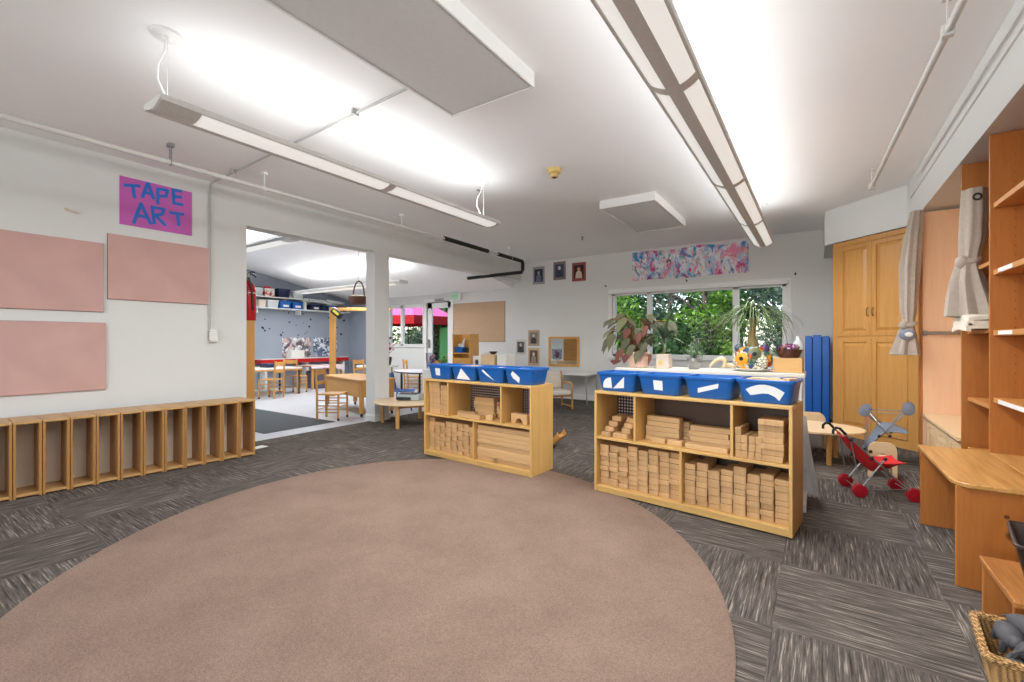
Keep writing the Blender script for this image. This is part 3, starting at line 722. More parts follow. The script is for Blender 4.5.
def tub(Fr, x, y, z, w_, label, shapes, seed):
    d_, h_ = .285, .150
    P, a = Fr
    t = thing('blue_tub', label, 'tub', local_to_world(P, a, x, y, z), a, 'blue plastic tubs on the block shelves')
    def ring(s_, z_, e=0):
        return [(px, py, z_) for px, py in rrect(-w_ / 2 * s_ - e, -d_ / 2 * s_ - e, w_ / 2 * s_ + e, d_ / 2 * s_ + e, .035, 5)]
    q = bmesh.new(); loops = [ring(.02, .001), ring(.80, .001), ring(.83, .008), ring(.945, h_ - .022), ring(.95, h_ - .02, .008), ring(.955, h_ - .004, .0085), ring(.955, h_, .005), ring(.945, h_ - .002, -.004), ring(.82, .010, -.004), ring(.02, .008)]
    vs = [[q.verts.new(p) for p in L_] for L_ in loops]
    for A, B in zip(vs, vs[1:]):
        for k in range(len(A)): q.faces.new((A[k], A[(k + 1) % len(A)], B[(k + 1) % len(A)], B[k]))
    bmesh.ops.recalc_face_normals(q, faces=q.faces)
    m = MB(); m._merge(q); m.build('tub_body', M['bluebin'], t, True)
    s0, s1 = .83, .945
    for poly in shapes:
        cu, cv = sum(p[0] for p in poly) / len(poly), sum(p[1] for p in poly) / len(poly); poly = [(cu + (p[0] - cu) * 1.12, min(.97, cv + .05 + (p[1] - cv) * 1.12)) for p in poly]
        # poly in face units: u in -1..1 across, v in 0..1 up
        q = bmesh.new(); front = []
        for u, v in poly:
            zz = .008 + v * (h_ - .030); s_ = s0 + (s1 - s0) * v
            front.append((u * (w_ / 2 * s_ - .03), -d_ / 2 * s_ - .0012, zz))
        lo = [q.verts.new(p) for p in front]; hi = [q.verts.new((p[0], p[1] + .001, p[2])) for p in front]
        q.faces.new(lo); q.faces.new(hi[::-1])
        for k in range(len(lo)): q.faces.new((lo[k], hi[k], hi[(k + 1) % len(lo)], lo[(k + 1) % len(lo)]))
        bmesh.ops.recalc_face_normals(q, faces=q.faces); m = MB(); m._merge(q); m.build('shape_label', M['label'], t, label='white paper shape')
    r_ = random.Random(seed)
    return t
quarter = [(-.95, .12), (-.35, .12), (-.35, .75)] + [(-.35 - .6 * math.sin(R(q)), .12 + .63 * math.cos(R(q))) for q in (15, 30, 45, 60, 75)]
tri_r = [(-.18, .10), (.55, .16), (.55, .82)]
sq = [(-.28, .22), (.22, .2), (.20, .72), (-.28, .74)]
strip = [(-.52, .22), (.48, .52), (.50, .76), (-.50, .46)]
arcp = [(-.8 + 1.6 * k / 8, .42 + .42 * math.sin(PI * (k + 1.2) / 10)) for k in range(9)] + [(.62, .12), (.42, .30), (.15, .42), (-.1, .42), (-.35, .36), (-.62, .30)]
sq2 = [(-.38, .25), (.1, .22), (.12, .78), (-.38, .8)]
tri2 = [(-.72, .06), (.72, .04), (-.15, .9)]
sliver = [(-.70, .80), (-.55, .88), (.40, .12), (-.35, .5)]
para = [(-.62, .62), (-.45, .86), (.08, .42), (.0, .06), (-.5, .38)]
for i, (lb, shp) in enumerate((('blue tub with quarter-circle and triangle labels, left end by the plant', [quarter, tri_r]), ('blue tub with a square label, on the shelf by the window plants', [sq]),
        ('blue tub with a slanted strip label, on the shelf by the window plants', [strip]), ('blue tub with a curved arc label, filled with wooden pieces', [arcp]))):
    tub(FR, -.005 + WR * (.128 + .2535 * i), .165, .7955, .340, lb, shp, i)
for i, (lb, shp) in enumerate((('blue tub with a square label, on the shelf near the doorway', [sq2]), ('blue tub with a wide triangle label, on the shelf near the doorway', [tri2]),
        ('blue tub with a thin sliver label, on the shelf near the doorway', [sliver]), ('blue tub with a slanted five-sided label, right end near the doorway shelf', [para]))):
    tub(FL, WL * (.135 + .2475 * i), .165, .7955, .340, lb, shp, 9 + i)
rb = random.Random(3)
lb = 'wooden block piece lying in the tub with the arc label'
for dx, dy, dz, L_, a_ in ((-.10, -.05, .10, .13, .5), (.02, .03, .11, .16, -.4), (.09, -.06, .105, .10, .2), (-.04, .07, .115, .17, .1), (.05, .09, .10, .10, 1.2), (-.12, .04, .11, .06, 1.4), (.11, .02, .12, .08, 1.1)):
    block(FR, WR * (.128 + .2535 * 3) + dx, .165 + dy, .7955 + dz, L_, .05, .035, lb, 'wooden pieces in the arc-label tub', a_)
lb = 'wooden block piece lying in the tub with the wide triangle label'
for dx, dy, dz, L_, a_ in ((-.08, .02, .105, .16, .5), (.03, .05, .11, .18, -.2), (.09, -.02, .10, .10, .3), (.0, -.05, .11, .12, -.1)):
    block(FL, WL * (.135 + .2475) + dx, .175 + dy, .7955 + dz, L_, .05, .035, lb, 'wooden pieces in the triangle-label tub', a_)
lb = 'cream wooden piece lying in the tub with the thin sliver label'
for dx, dy, dz, L_, a_ in ((-.07, .03, .105, .15, .3), (.05, .02, .11, .14, -.5)):
    block(FL, WL * (.135 + .2475 * 2) + dx, .175 + dy, .7955 + dz, L_, .05, .03, lb, 'wooden pieces in the sliver-label tub', a_)

# ---------------------------------------------------------------- window counter with plants
t = thing('window_counter', 'low white counter behind the packed block shelf, holding plants', 'counter', (-1.45, 3.765, 0))
MB().box((0, 0, .94), (1.385, .39, .97), .004).build('counter_top', paint('cream_laminate', (212, 204, 190), .4, .03), t)
for x in (.02, 1.345): MB().box((x, .02, .06), (x + .02, .37, .94), .002).build('side_panel', M['whitegloss'], t)
MB().box((.04, .35, .06), (1.345, .365, .94)).build('back_panel', M['whitegloss'], t)
MB().box((.04, .03, .42), (1.345, .35, .44), .002).build('shelf_board', M['whitegloss'], t)
MB().box((.0, .01, 0), (1.39, .38, .06), .004).build('base', M['whitegloss'], t)
k = MB(); rows = []
for i in range(11):
    t_ = i / 10; z = .62 - .60 * t_
    rows.append([(-.30 + (j / 14) * (.235 + .085 * t_ ** 1.2), 4.18 + (.012 + .02 * t_) * math.sin(j * 1.15 + .6 * t_), z + .008 * math.sin(j * .9) * t_) for j in range(15)])
k.grid(rows, .003)
pm, nt_, b_ = new_mat('translucent_plastic'); b_.inputs['Base Color'].default_value = lin((232, 232, 230)); b_.inputs['Roughness'].default_value = .35; b_.inputs['Alpha'].default_value = .8
nt_.links.new(ramp(nt_, noise(nt_, coords(nt_), 9, 3), [(.3, lin((214, 214, 214))), (.7, lin((238, 238, 236)))]), b_.inputs['Base Color'])
tag(k.build('plastic_sheet', pm, smooth=True), 'translucent white plastic sheet hanging at the end of the window counter', 'sheet')

CTZ = .9705
def leaf(m, base, tip, w, droop=.0, seg=5, side=None, fold=.15):
    """a curved leaf blade from base to tip"""
    b, t_ = Vector(base), Vector(tip); d = t_ - b; L = d.length
    s_ = side if side is not None else d.cross(Vector((0, 0, 1)))
    if s_.length < 1e-4: s_ = Vector((1, 0, 0))
    s_.normalize(); n_ = s_.cross(d).normalized()
    rows = []
    for k in range(seg + 1):
        u = k / seg; c_ = b + d * u + Vector((0, 0, 1)) * droop * L * 4 * u * (1 - u)
        hw = w / 2 * (math.sin(PI * min(1, .06 + .94 * u ** .75)) if k < seg else .02)
        if k == 0: hw = w * .06
        rows.append([tuple(c_ - s_ * hw + n_ * fold * hw), tuple(c_), tuple(c_ + s_ * hw + n_ * fold * hw)])
    m.grid(rows)
def pot_profile(r0, r1, h, lip=.008, wall=.008):
    return [(r0 * .9, 0), (r0, .004), (r1, h - .02), (r1 + lip, h - .02), (r1 + lip, h), (r1 - wall, h), (r1 - wall - .004, h - .02), (.01, h - .025)]
rp = random.Random(21)
# large-leaved begonia
t = thing('begonia_plant', 'broad-leaved reddish houseplant in a pink terracotta pot, counter left end', 'plant', (-1.31, 3.95, CTZ))
MB().lathe(pot_profile(.075, .092, .135), seg=28).build('plant_pot', M['terracotta'], t, True)
MB().lathe([(.08, .105), (.01, .118)], seg=20).build('soil', M['soil'], t, True)
st = MB(); lf = MB(); lr = MB()
for i in range(15):
    a = rp.uniform(0, 2 * PI) if i > 5 else PI + rp.uniform(-.7, .7); r_ = rp.uniform(.10, .24) if i > 5 else rp.uniform(.16, .27); z = rp.uniform(.2, .46)
    c_ = (r_ * math.cos(a) * 1.15, r_ * .55 * math.sin(a), z)
    st.tube([(.01 * math.cos(a), .01 * math.sin(a), .11), (c_[0] * .45, c_[1] * .45, z * .85 + .06), c_], .0045, 6)
    w_ = rp.uniform(.07, .10); L_ = rp.uniform(.13, .2)
    tip = (c_[0] + math.cos(a) * L_ * .55, c_[1] + math.sin(a) * L_ * .3 - .02, z - L_ * rp.uniform(.5, .9))
    leaf(lf, c_, tip, w_, .12, 6, Vector((-math.sin(a) * .6 + .8, math.cos(a) * .3, .15)))
for i in range(16):
    a = rp.uniform(0, 2 * PI); r_ = rp.uniform(.02, .2); z = rp.uniform(.16, .5)
    c_ = (r_ * math.cos(a), r_ * .6 * math.sin(a), z)
    leaf(lf, c_, (c_[0] + rp.uniform(-.1, .1), c_[1] - rp.uniform(.0, .05), z - rp.uniform(.05, .12)), rp.uniform(.05, .08), .1, 5, Vector((1, rp.uniform(-.4, .4), rp.uniform(-.3, .3))))
for x, z, L_, w_ in ((.04, .15, .12, .075), (-.02, .2, .11, .07), (.09, .22, .13, .06), (-.07, .26, .13, .07), (-.2, .3, .17, .07), (-.25, .26, .15, .05)):
    leaf(lf, (x + .01, -.10, z), (x - .02, -.13, z - L_), w_, .1, 6, Vector((1, .2, 0)))
for x, z, L_, w_ in ((-.14, .15, .13, .045), (-.10, .19, .12, .05), (-.16, .07, .05, .1), (-.07, .12, .09, .07), (.14, .12, .11, .03), (.05, .3, .1, .06), (-.06, .34, .1, .07), (.1, .36, .1, .05)):
    leaf(lr, (x + .01, -.11, z), (x - .01, -.13, z - L_), w_, .1, 5, Vector((1, .2, 0)))
st.build('stem', M['leafRed'], t, True); lf.build('foliage', M['leafR'], t, True); lr.build('red_foliage', M['leafRed'], t, True, 'rust-red hanging leaves')
# dark spiky plant
t = thing('spiky_plant', 'small dark spiky-leaved plant in a square white pot', 'plant', (-1.075, 3.92, CTZ))
MB().prism(rrect(-.056, -.056, .056, .056, .012), 0, .118, 'Z', .003).build('plant_pot', paint('beige_glaze', (200, 182, 166), .4), t)
k = MB(); k.prism([(-.03, .03), (.0, .025), (.012, .05), (-.01, .07), (-.035, .055)], -.058, -.0562, 'Y'); k.build('pot_motif', M['yellow'], t, label='yellow motif on the pot')
k = MB(); k.tube([(0, 0, .11), (.005, 0, .2), (0, 0, .27)], .008, 8); k.build('stem', M['stem'], t, True)
lf = MB()
for i in range(34):
    a = rp.uniform(0, 2 * PI); el = rp.uniform(-.2, 1.3); L_ = rp.uniform(.18, .28)
    b_ = (0, 0, rp.uniform(.21, .27)); e = (L_ * math.cos(a) * math.cos(el), L_ * .8 * math.sin(a) * math.cos(el), b_[2] + L_ * math.sin(el) * .8 - .06 * (1.2 - el))
    leaf(lf, b_, e, rp.uniform(.022, .034), .12, 6)
lf.build('foliage', M['leafD'], t, True)
# feathery plant
t = thing('feathery_plant', 'small feathery grey-green plant in a grey pot', 'plant', (-.835, 3.93, CTZ))
MB().lathe(pot_profile(.04, .05, .09, .004, .005), seg=22).build('plant_pot', M['steel'], t, True)
lf = MB()
for i in range(60):
    a = rp.uniform(0, 2 * PI); el = rp.uniform(-.1, 1.5); L_ = rp.uniform(.08, .2); b_ = (.02 * math.cos(a), .02 * math.sin(a), .08)
    e = (L_ * math.cos(a) * math.cos(el) * .7, L_ * .7 * math.sin(a) * math.cos(el), .08 + L_ * math.sin(el))
    leaf(lf, b_, e, .006, .15, 4)
    for q in range(5):
        u = .35 + .13 * q; p = [b_[j] + (e[j] - b_[j]) * u for j in range(3)]; p[2] += .15 * L_ * 4 * u * (1 - u)
        leaf(lf, p, (p[0] + rp.uniform(-.03, .03), p[1] + rp.uniform(-.03, .03), p[2] + rp.uniform(-.01, .03)), .009, .1, 2)
lf.build('foliage', M['leafF'], t, True)
# carved curved wooden pieces
for x, y, rz, lb in ((-.66, 3.90, .2, 'pale curved wooden toy on the counter, standing on end'), (-.575, 3.94, -.1, 'pale curved wooden toy on the counter beside the owl pot')):
    k = MB(); up = x < -.6
    pts = [(.05 * math.cos(q), 0, (.075 if up else .022) * math.sin(q) * (1 if up else 1)) for q in [PI * (j / 10) for j in range(11)]]
    k.tube([(p[0] + (p[2] * .5 if up else 0), p[1], p[2] + .011) for p in pts], [.006 + .010 * math.sin(PI * j / 10) for j in range(11)], 8)
    o = k.build('wooden_toy', M['birch'], smooth=True); o.location = (x, y, CTZ + .006); o.rotation_euler = (0, 0, rz); tag(o, lb, 'toy')
# owl planter with ponytail palm
pl = thing('saucer', 'white saucer under the colourful owl-shaped planter', 'saucer', (-.41, 3.93, CTZ))
MB().lathe([(.09, 0), (.11, .004), (.142, .018), (.146, .02), (.14, .022), (.105, .008), (.01, .007)], seg=32).build('saucer_dish', M['whitegloss'], pl, True)
t = thing('owl_planter', 'colourful owl-shaped ceramic planter holding a ponytail palm', 'plant', (-.41, 3.93, CTZ + .0085))
gl = patches('talavera_glaze', [(206, 196, 168), (84, 130, 120), (188, 72, 40), (120, 136, 110), (220, 156, 50), (60, 70, 120), (74, 96, 84)], 30, .25)
m_, nt_, b_ = new_mat('scale_glaze'); vo = node(nt_, 'ShaderNodeTexVoronoi', Scale=45, feature='DISTANCE_TO_EDGE'); nt_.links.new(coords(nt_), vo.inputs['Vector'])
nt_.links.new(ramp(nt_, vo.outputs['Distance'], [(.04, lin((40, 40, 60))), (.09, lin((238, 230, 204)))]), b_.inputs['Base Color']); b_.inputs['Roughness'].default_value = .25
MB().lathe([(.09, 0), (.1, .004), (.118, .04), (.126, .085), (.122, .125), (.112, .15), (.105, .168), (.1, .175), (.088, .178), (.08, .165), (.01, .16)], seg=36).build('planter_body', gl, t, True)
MB().ball((.055, -.085, .065), (.058, .035, .06)).build('belly', m_, t, True, 'scale-patterned belly')
for x, c1 in ((-.07, 'eye_orange'), (.03, 'eye_green')):
    em = paint(c1, (232, 160, 36) if c1 == 'eye_orange' else (112, 118, 84), .25); a_ = -PI / 2 + x * 7
    Mx = Matrix.Translation((.118 * math.cos(a_), .118 * math.sin(a_), .088 if x < 0 else .125)) @ Matrix.Rotation(a_ + PI / 2, 4, 'Z') @ Matrix.Rotation(PI / 2, 4, 'X')
    e = MB(); e.lathe([(.045, -.004), (.047, .004), (.03, .013), (.001, .015)], seg=24, M=Mx); eo = e.build('eye', em, t, True)
    MB().lathe([(.017, .012), (.015, .019), (.001, .021)], seg=14, M=Mx).build('pupil', M['black'], eo, True)
MB().lathe([(.016, 0), (.009, .03), (.001, .045)], seg=10, M=Matrix.Translation((.0, -.118, .125)) @ Matrix.Rotation(R(150), 4, 'X')).build('beak', paint('beak_orange', (206, 78, 30), .3), t, True)
for s_ in (-1, 1):
    MB().ball((s_ * .085, -.045, .165), (.035, .024, .034)).build('ear_tuft', paint('ear_glaze_%d' % (s_ + 1), (86, 66, 112) if s_ > 0 else (70, 84, 96), .25, .3, 30), t, True)
    MB().ball((s_ * .112, .0, .08), (.025, .06, .055)).build('wing', m_ if s_ < 0 else gl, t, True)
k = MB(); k.tube([(0, 0, .15), (.004, 0, .20), (-.004, 0, .26), (.004, 0, .33), (.006, 0, .40)], [.052, .040, .026, .022, .03], 12); k.build('stem', M['stem'], t, True)
lf = MB()
for i in range(210):
    a = rp.uniform(0, 2 * PI); L_ = rp.uniform(.20, .42); el = rp.uniform(.1, 1.35); fall = rp.uniform(.25, .75)
    pts = []
    for j in range(10):
        u = j / 9; r_ = L_ * (math.cos(el) * u + .30 * u * u) * (1 - .35 * u * u * math.cos(el)); z = .40 + L_ * (math.sin(el) * u * (1 - .45 * u) - fall * u ** 2.6 * .95)
        pts.append((r_ * math.cos(a), r_ * .75 * math.sin(a), z))
    s_ = Vector((-math.sin(a), math.cos(a), 0)); rows = []
    for j, p in enumerate(pts):
        w_ = .0072 * (1 - .75 * j / 9); rows.append([tuple(Vector(p) - s_ * w_), (p[0], p[1], p[2] - .001), tuple(Vector(p) + s_ * w_)])
    lf.grid(rows)
lf.build('foliage', M['leafG'], t, True)
# box, basket and jar at the counter's right end
o = MB().box((-.09, -.10, 0), (.09, .10, .105), .003).build('cardboard_box', M['cardboard']); o.location = (-.175, 3.96, CTZ); tag(o, 'tan box at the right end of the window counter', 'box')
t = thing('small_basket', 'small dark woven basket of bright cloth on the tan box', 'basket', (-.17, 3.96, CTZ + .1055))
MB().lathe([(.06, 0), (.064, .004), (.085, .055), (.089, .06), (.082, .058), (.058, .008), (.01, .006)], seg=26).build('basket_body', M['wickd'], t, True)
cl = MB()
for i in range(9): cl.ball((rp.uniform(-.06, .04), rp.uniform(-.04, .04), .065 + rp.uniform(-.005, .02)), (rp.uniform(.025, .04), .03, .022), seg=10)
o = cl.build('cloth_bundle', patches('printed_cloth', [(120, 60, 110), (200, 170, 190), (60, 40, 70), (200, 180, 150), (150, 90, 60)], 40, .9), smooth=True); o.location = (-.17, 3.96, CTZ + .107); tag(o, 'bundle of patterned cloth filling the small dark basket', 'cloth')
o = MB().lathe([(.032, 0), (.035, .004), (.035, .21), (.018, .235), (.018, .262), (.01, .263)], seg=20).build('pale_bottle', M['clear'], smooth=True); o.location = (-.115, 4.105, CTZ); tag(o, 'pale bottle standing behind the small dark basket', 'bottle')

# ---------------------------------------------------------------- right-hand built-ins
def raised_door(t, x0, z0, x1, z1, y, name='door', mat='cabinet'):
    """cabinet door with frame and raised field; front faces local -Y at y"""
    k = MB(); F = .055
    k.box((x0, y, z0), (x0 + F, y + .02, z1), .003); k.box((x1 - F, y, z0), (x1, y + .02, z1), .003)
    k.box((x0 + F, y, z0), (x1 - F, y + .02, z0 + F), .003); k.box((x0 + F, y, z1 - F), (x1 - F, y + .02, z1), .003)
    k.box((x0 + F, y + .015, z0 + F), (x1 - F, y + .019, z1 - F))
    q = bmesh.new(); a = .010; b = .045
    o = [(x0 + F + a, y + .0145, z0 + F + a), (x1 - F - a, y + .0145, z0 + F + a), (x1 - F - a, y + .0145, z1 - F - a), (x0 + F + a, y + .0145, z1 - F - a)]
    i_ = [(x0 + F + b, y + .002, z0 + F + b), (x1 - F - b, y + .002, z0 + F + b), (x1 - F - b, y + .002, z1 - F - b), (x0 + F + b, y + .002, z1 - F - b)]
    A = [q.verts.new(p) for p in o]; B = [q.verts.new(p) for p in i_]
    q.faces.new(B)
    for j in range(4): q.faces.new((A[j], A[(j + 1) % 4], B[(j + 1) % 4], B[j]))
    q.faces.new(A[::-1]); bmesh.ops.recalc_face_normals(q, faces=q.faces); k._merge(q)
    return k.build(name, M[mat], t)
t = thing('tall_cabinet', 'tall honey-coloured four-door cupboard set across the room corner', 'cabinet', (.176, 7.264, 0), R(-45))
Wc, Hc = 1.045, 2.46
MB().box((0, .022, 0), (Wc, .50, Hc)).build('carcass', M['cabinet'], t)
k = MB(); k.box((0, 0, 0), (.088, .022, Hc), .002); k.box((.936, 0, 0), (Wc, .022, Hc), .002); k.box((.088, .0, 2.40), (.936, .022, Hc), .002); k.box((.088, .004, 0), (.936, .022, .09)); k.box((.088, .006, 1.235), (.936, .022, 1.265))
k.build('face_frame', M['cabinet'], t)
for x0, x1, hx in ((.09, .518, .485), (.522, .934, .555)):
    for z0, z1, hz in ((1.262, 2.395, 1.55), (.095, 1.238, None)):
        d = raised_door(t, x0, z0, x1, z1, -.006)
        if hz:
            MB().tube([(hx, -.006, hz - .05), (hx, -.03, hz - .04), (hx, -.034, hz), (hx, -.03, hz + .04), (hx, -.006, hz + .05)], .005, 8).build('handle', M['brass'], d, True)

t = thing('coat_nook', 'built-in maple coat nook with seat ledge and hanging rail', 'built-in', (.85, 4.535, 0))
L_ = 1.335
MB().box((-.02, L_ - .02, 0), (.59, L_, 2.44), .002).build('end_panel', M['pinkply'], t)
MB().box((-.022, L_ - .024, 0), (.0, L_ + .003, 2.442), .002).build('edge_stile', M['orange'], t)
MB().box((.575, .0, .5), (.59, L_ - .02, 2.44)).build('back_panel', M['pinkply'], t)
MB().box((-.005, .002, .475), (.575, L_ - .024, .502), .003).build('seat_ledge', M['birch'], t)
MB().box((.045, .002, 0), (.575, L_ - .024, .474)).build('base_box', M['cabinet'], t)
for k_ in range(3):
    q = bpy.data.objects.new('front_holder', None)
    sub = raised_door(t, .02 + k_ * .43, .05, .43 + k_ * .43, .45, 0, 'front_panel', 'birch'); sub.rotation_euler = (0, 0, R(-90)); sub.location = (.022, L_ - .03, 0)
k = MB(); k.tube([(.0, L_ - .05, 1.275), (.57, L_ - .05, 1.275)], .016, 10); k.box((.0, L_ - .05, 1.25), (.03, L_ - .02, 1.30), .003); k.build('coat_rail', M['steel'], t, True)

t = thing('shelf_column', 'narrow built-in shelf column between coat nook and big shelves', 'shelf', (.865, 3.985, 0))
MB().box((0, .525, 0), (.575, .545, 2.465), .002).build('side_panel', M['orange'], t)
MB().box((.555, 0, 0), (.575, .523, 2.465)).build('back_panel', M['orange'], t)
for z in (.08, .445, .80, 1.275, 1.70): MB().box((.03, .002, z - .025), (.555, .523, z), .002).build('shelf_board', M['orangeY'], t)
MB().box((.045, .002, 0), (.06, .523, .055)).build('plinth', M['orange'], t)

t = thing('open_shelves', 'large varnished open shelving unit on the right wall', 'shelf', (.885, 2.68, 0))
MB().box((0, 1.28, 0), (.53, 1.30, 2.468), .002).build('side_panel', M['orange'], t)
MB().box((0, 0, 0), (.53, .02, 2.468), .002).build('side_panel', M['orange'], t)
MB().box((.51, .02, 0), (.53, 1.28, 2.468)).build('back_panel', M['orange'], t)
for z in (.855, 1.265, 1.635, 2.045):
    s_ = MB().box((.015, .022, z - .032), (.51, 1.278, z), .002).build('shelf_board', M['orangeY'], t)
    if z < 1.7: MB().box((.0125, .95 if z > .9 else .5, z - .027), (.0148, 1.18, z - .004)).build('label_strip', M['label'], s_, label='white worn label strip')
MB().box((.0, .022, .485), (.51, 1.278, .515), .002).build('base_shelf', M['pinetop'], t)
MB().box((.03, .022, 0), (.045, 1.278, .484)).build('plinth', M['orange'], t)
k = MB()
for x in (.11, .40):
    for j in range(26):
        z = .95 + j * .055
        k.lathe([(.003, 0), (.003, .001)], seg=6, M=Matrix.Translation((x, 1.2798, z)) @ Matrix.Rotation(R(90), 4, 'X'))
po = k.build('pin_holes', M['darkbrown'], t); po['kind'] = 'stuff'

def curtain(name, label, loc, secs, mat, tie_z, extra=None):
    """secs: (z, rx, ry, dx, ripple)"""
    t = thing(name, label, 'curtain', loc); rows = []; N = 40
    zs = []
    for (a, b) in zip(secs, secs[1:]):
        for k in range(5): zs.append(tuple(a[j] + (b[j] - a[j]) * k / 5 for j in range(5)))
    zs.append(secs[-1])
    for z, rx, ry, dx, rip in zs:
        row = []
        for k in range(N + 1):
            a = 2 * PI * k / N; m_ = 1 + rip * math.sin(7 * a + z * 1.5) + rip * .5 * math.sin(4 * a + 2 + z * 3)
            row.append((dx + rx * m_ * math.cos(a), ry * m_ * math.sin(a), z))
        rows.append(row)
    k = MB(); k.grid(rows); k.build('fabric', M[mat], t, True)
    zt, rx, ry, dx = tie_z
    k = MB(); k.tube([(dx + rx * math.cos(2 * PI * j / 16), ry * math.sin(2 * PI * j / 16), zt + .012 * math.cos(4 * PI * j / 16)) for j in range(16)], .022, 8, True)
    k.ball((dx - rx * .8, -ry * .7, zt - .01), (.04, .035, .045)); k.build('knot', M[mat], t, True)
    return t
t = curtain('tied_curtain', 'taupe curtain knotted halfway, hanging beside the big shelves', (.868, 4.31, 0),
    [(2.225, .062, .075, .02, .06), (2.05, .066, .08, .015, .07), (1.88, .064, .075, .008, .08), (1.76, .050, .06, -.005, .1), (1.70, .062, .07, -.015, .1), (1.60, .085, .09, -.015, .14), (1.48, .105, .11, -.005, .18), (1.37, .12, .125, .005, .2), (1.365, .09, .1, .005, .2)], 'curtain', (1.745, .046, .056, -.006))
MB().tube([(.02 + .02 * math.cos(2 * PI * j / 14), -.079, 2.16 + .02 * math.sin(2 * PI * j / 14)) for j in range(14)], .006, 6, True).build('grommet', M['black'], t, True)
k = MB(); k.tube([(.045, 0, 2.20), (.11, 0, 2.20)], .008, 6); k.build('hanging_peg', M['oakV'], t)
t = curtain('tied_curtain', 'grey-taupe curtain knotted low, hanging in front of the corner cupboard', (.735, 5.77, 0),
    [(2.44, .045, .05, .06, .12), (2.2, .06, .06, .035, .14), (1.9, .07, .065, .01, .14), (1.5, .058, .06, .0, .12), (1.37, .042, .045, .0, .08), (1.30, .06, .06, -.01, .12), (1.18, .085, .085, -.02, .18), (1.07, .11, .10, -.03, .2), (1.065, .09, .09, -.03, .18)], 'curtain', (1.36, .045, .048, 0))
k = MB(); k.ball((-.02, -.085, 1.26), (.065, .025, .05), seg=16); k.build('tie_patch', M['greycloth'], t, True, 'pale grey printed patch at the knot')
k = MB(); k.ball((-.01, -.108, 1.262), (.03, .006, .022), seg=12); k.build('tie_print', M['label'], t, True)

# cream cloth lying on the narrow shelf
k = MB()
for i in range(3):
    rows = []
    for a in range(12):
        u = a / 11; x = .24 - .285 * min(u, .8) / .8; z = .032 * (3 - i) - (0 if u < .8 else (u - .8) / .2 * (.035 + .03 * (i == 0)))
        rows.append([(x - .006 * i - (.012 if u > .8 else 0), .06 + .36 * b / 8, z + .005 * math.sin(b * 1.1 + i * 2 + a * .5) - .010 * (b in (0, 8))) for b in range(9)])
    k.grid(rows, .024)
o = k.build('folded_cloth', M['linen'], smooth=True); o.location = (.865, 3.985, 1.276); tag(o, 'cream folded cloth lying on the narrow shelf under the curtain', 'cloth')

# bench under the shelves
t = thing('wooden_bench', 'sturdy knotty pine bench in front of the big shelves', 'bench', (.555, 3.03, 0))
MB().prism([(.055, 0), (.328, 0), (.328, .975), (0, .975), (0, .085), (.014, .03)], .492, .515, 'Z', .004).build('seat_board', M['pinetop'], t)
MB().box((.012, .03, 0), (.325, .055, .4915), .003).build('leg_panel', M['pine'], t)
MB().box((.012, .94, 0), (.325, .965, .4915), .003).build('leg_panel', M['pine'], t)
MB().box((.29, .055, .34), (.31, .94, .4915), .003).build('rail', M['pine'], t)
MB().lathe([(.001, 0), (.010, .0), (.009, .0015), (.001, .0015)], seg=14, M=Matrix.Translation((.185, .0302, .375)) @ Matrix.Rotation(R(90), 4, 'X')).build('wood_knot', M['knot'], t)

t = thing('low_bench', 'low oak step bench in the right foreground, beside the wicker basket', 'bench', (.585, 1.95, 0))
MB().box((0, .39, .247), (.40, .82, .272), .004).build('seat_board', wood('oak_slat_top', (166, 108, 54), 'Y', .3, .4, 0), t)
for x, y in ((.004, .41), (.004, .775), (.29, .41), (.29, .775)): MB().box((x, y, 0), (x + .10, y + .022, .2465), .003).build('leg_panel', M['pine'], t)
o = MB().box((0, 0, 0), (.22, .30, .17), .01, seg=2).build('white_bin', M['whitegloss']); o.location = (.70, 2.39, 0); tag(o, 'white bin pushed underneath the low oak bench', 'bin')
t = thing('dark_bin', 'dark brown flared bin standing on the low oak bench', 'bin', (.765, 2.545, .2725), R(-10))
q = bmesh.new(); lp = [[(px * s_, py * s_, z) for px, py in rrect(-.13, -.16, .13, .16, .02, 3)] for s_, z in ((.02, .001), (.72, .001), (.76, .01), (1.0, .17), (1.02, .175), (.97, .175), (.72, .02), (.02, .015))]
vs = [[q.verts.new(p) for p in L2] for L2 in lp]
for A, B in zip(vs, vs[1:]):
    for j in range(len(A)): q.faces.new((A[j], A[(j + 1) % len(A)], B[(j + 1) % len(A)], B[j]))
bmesh.ops.recalc_face_normals(q, faces=q.faces); m = MB(); m._merge(q); m.build('bin_body', M['darkbrown'], t, True)
MB().tube([(px * 1.015, py * 1.015, .176) for px, py in rrect(-.13, -.16, .13, .16, .02, 3)], .007, 6, True).build('rim', M['darkbrown'], t, True)

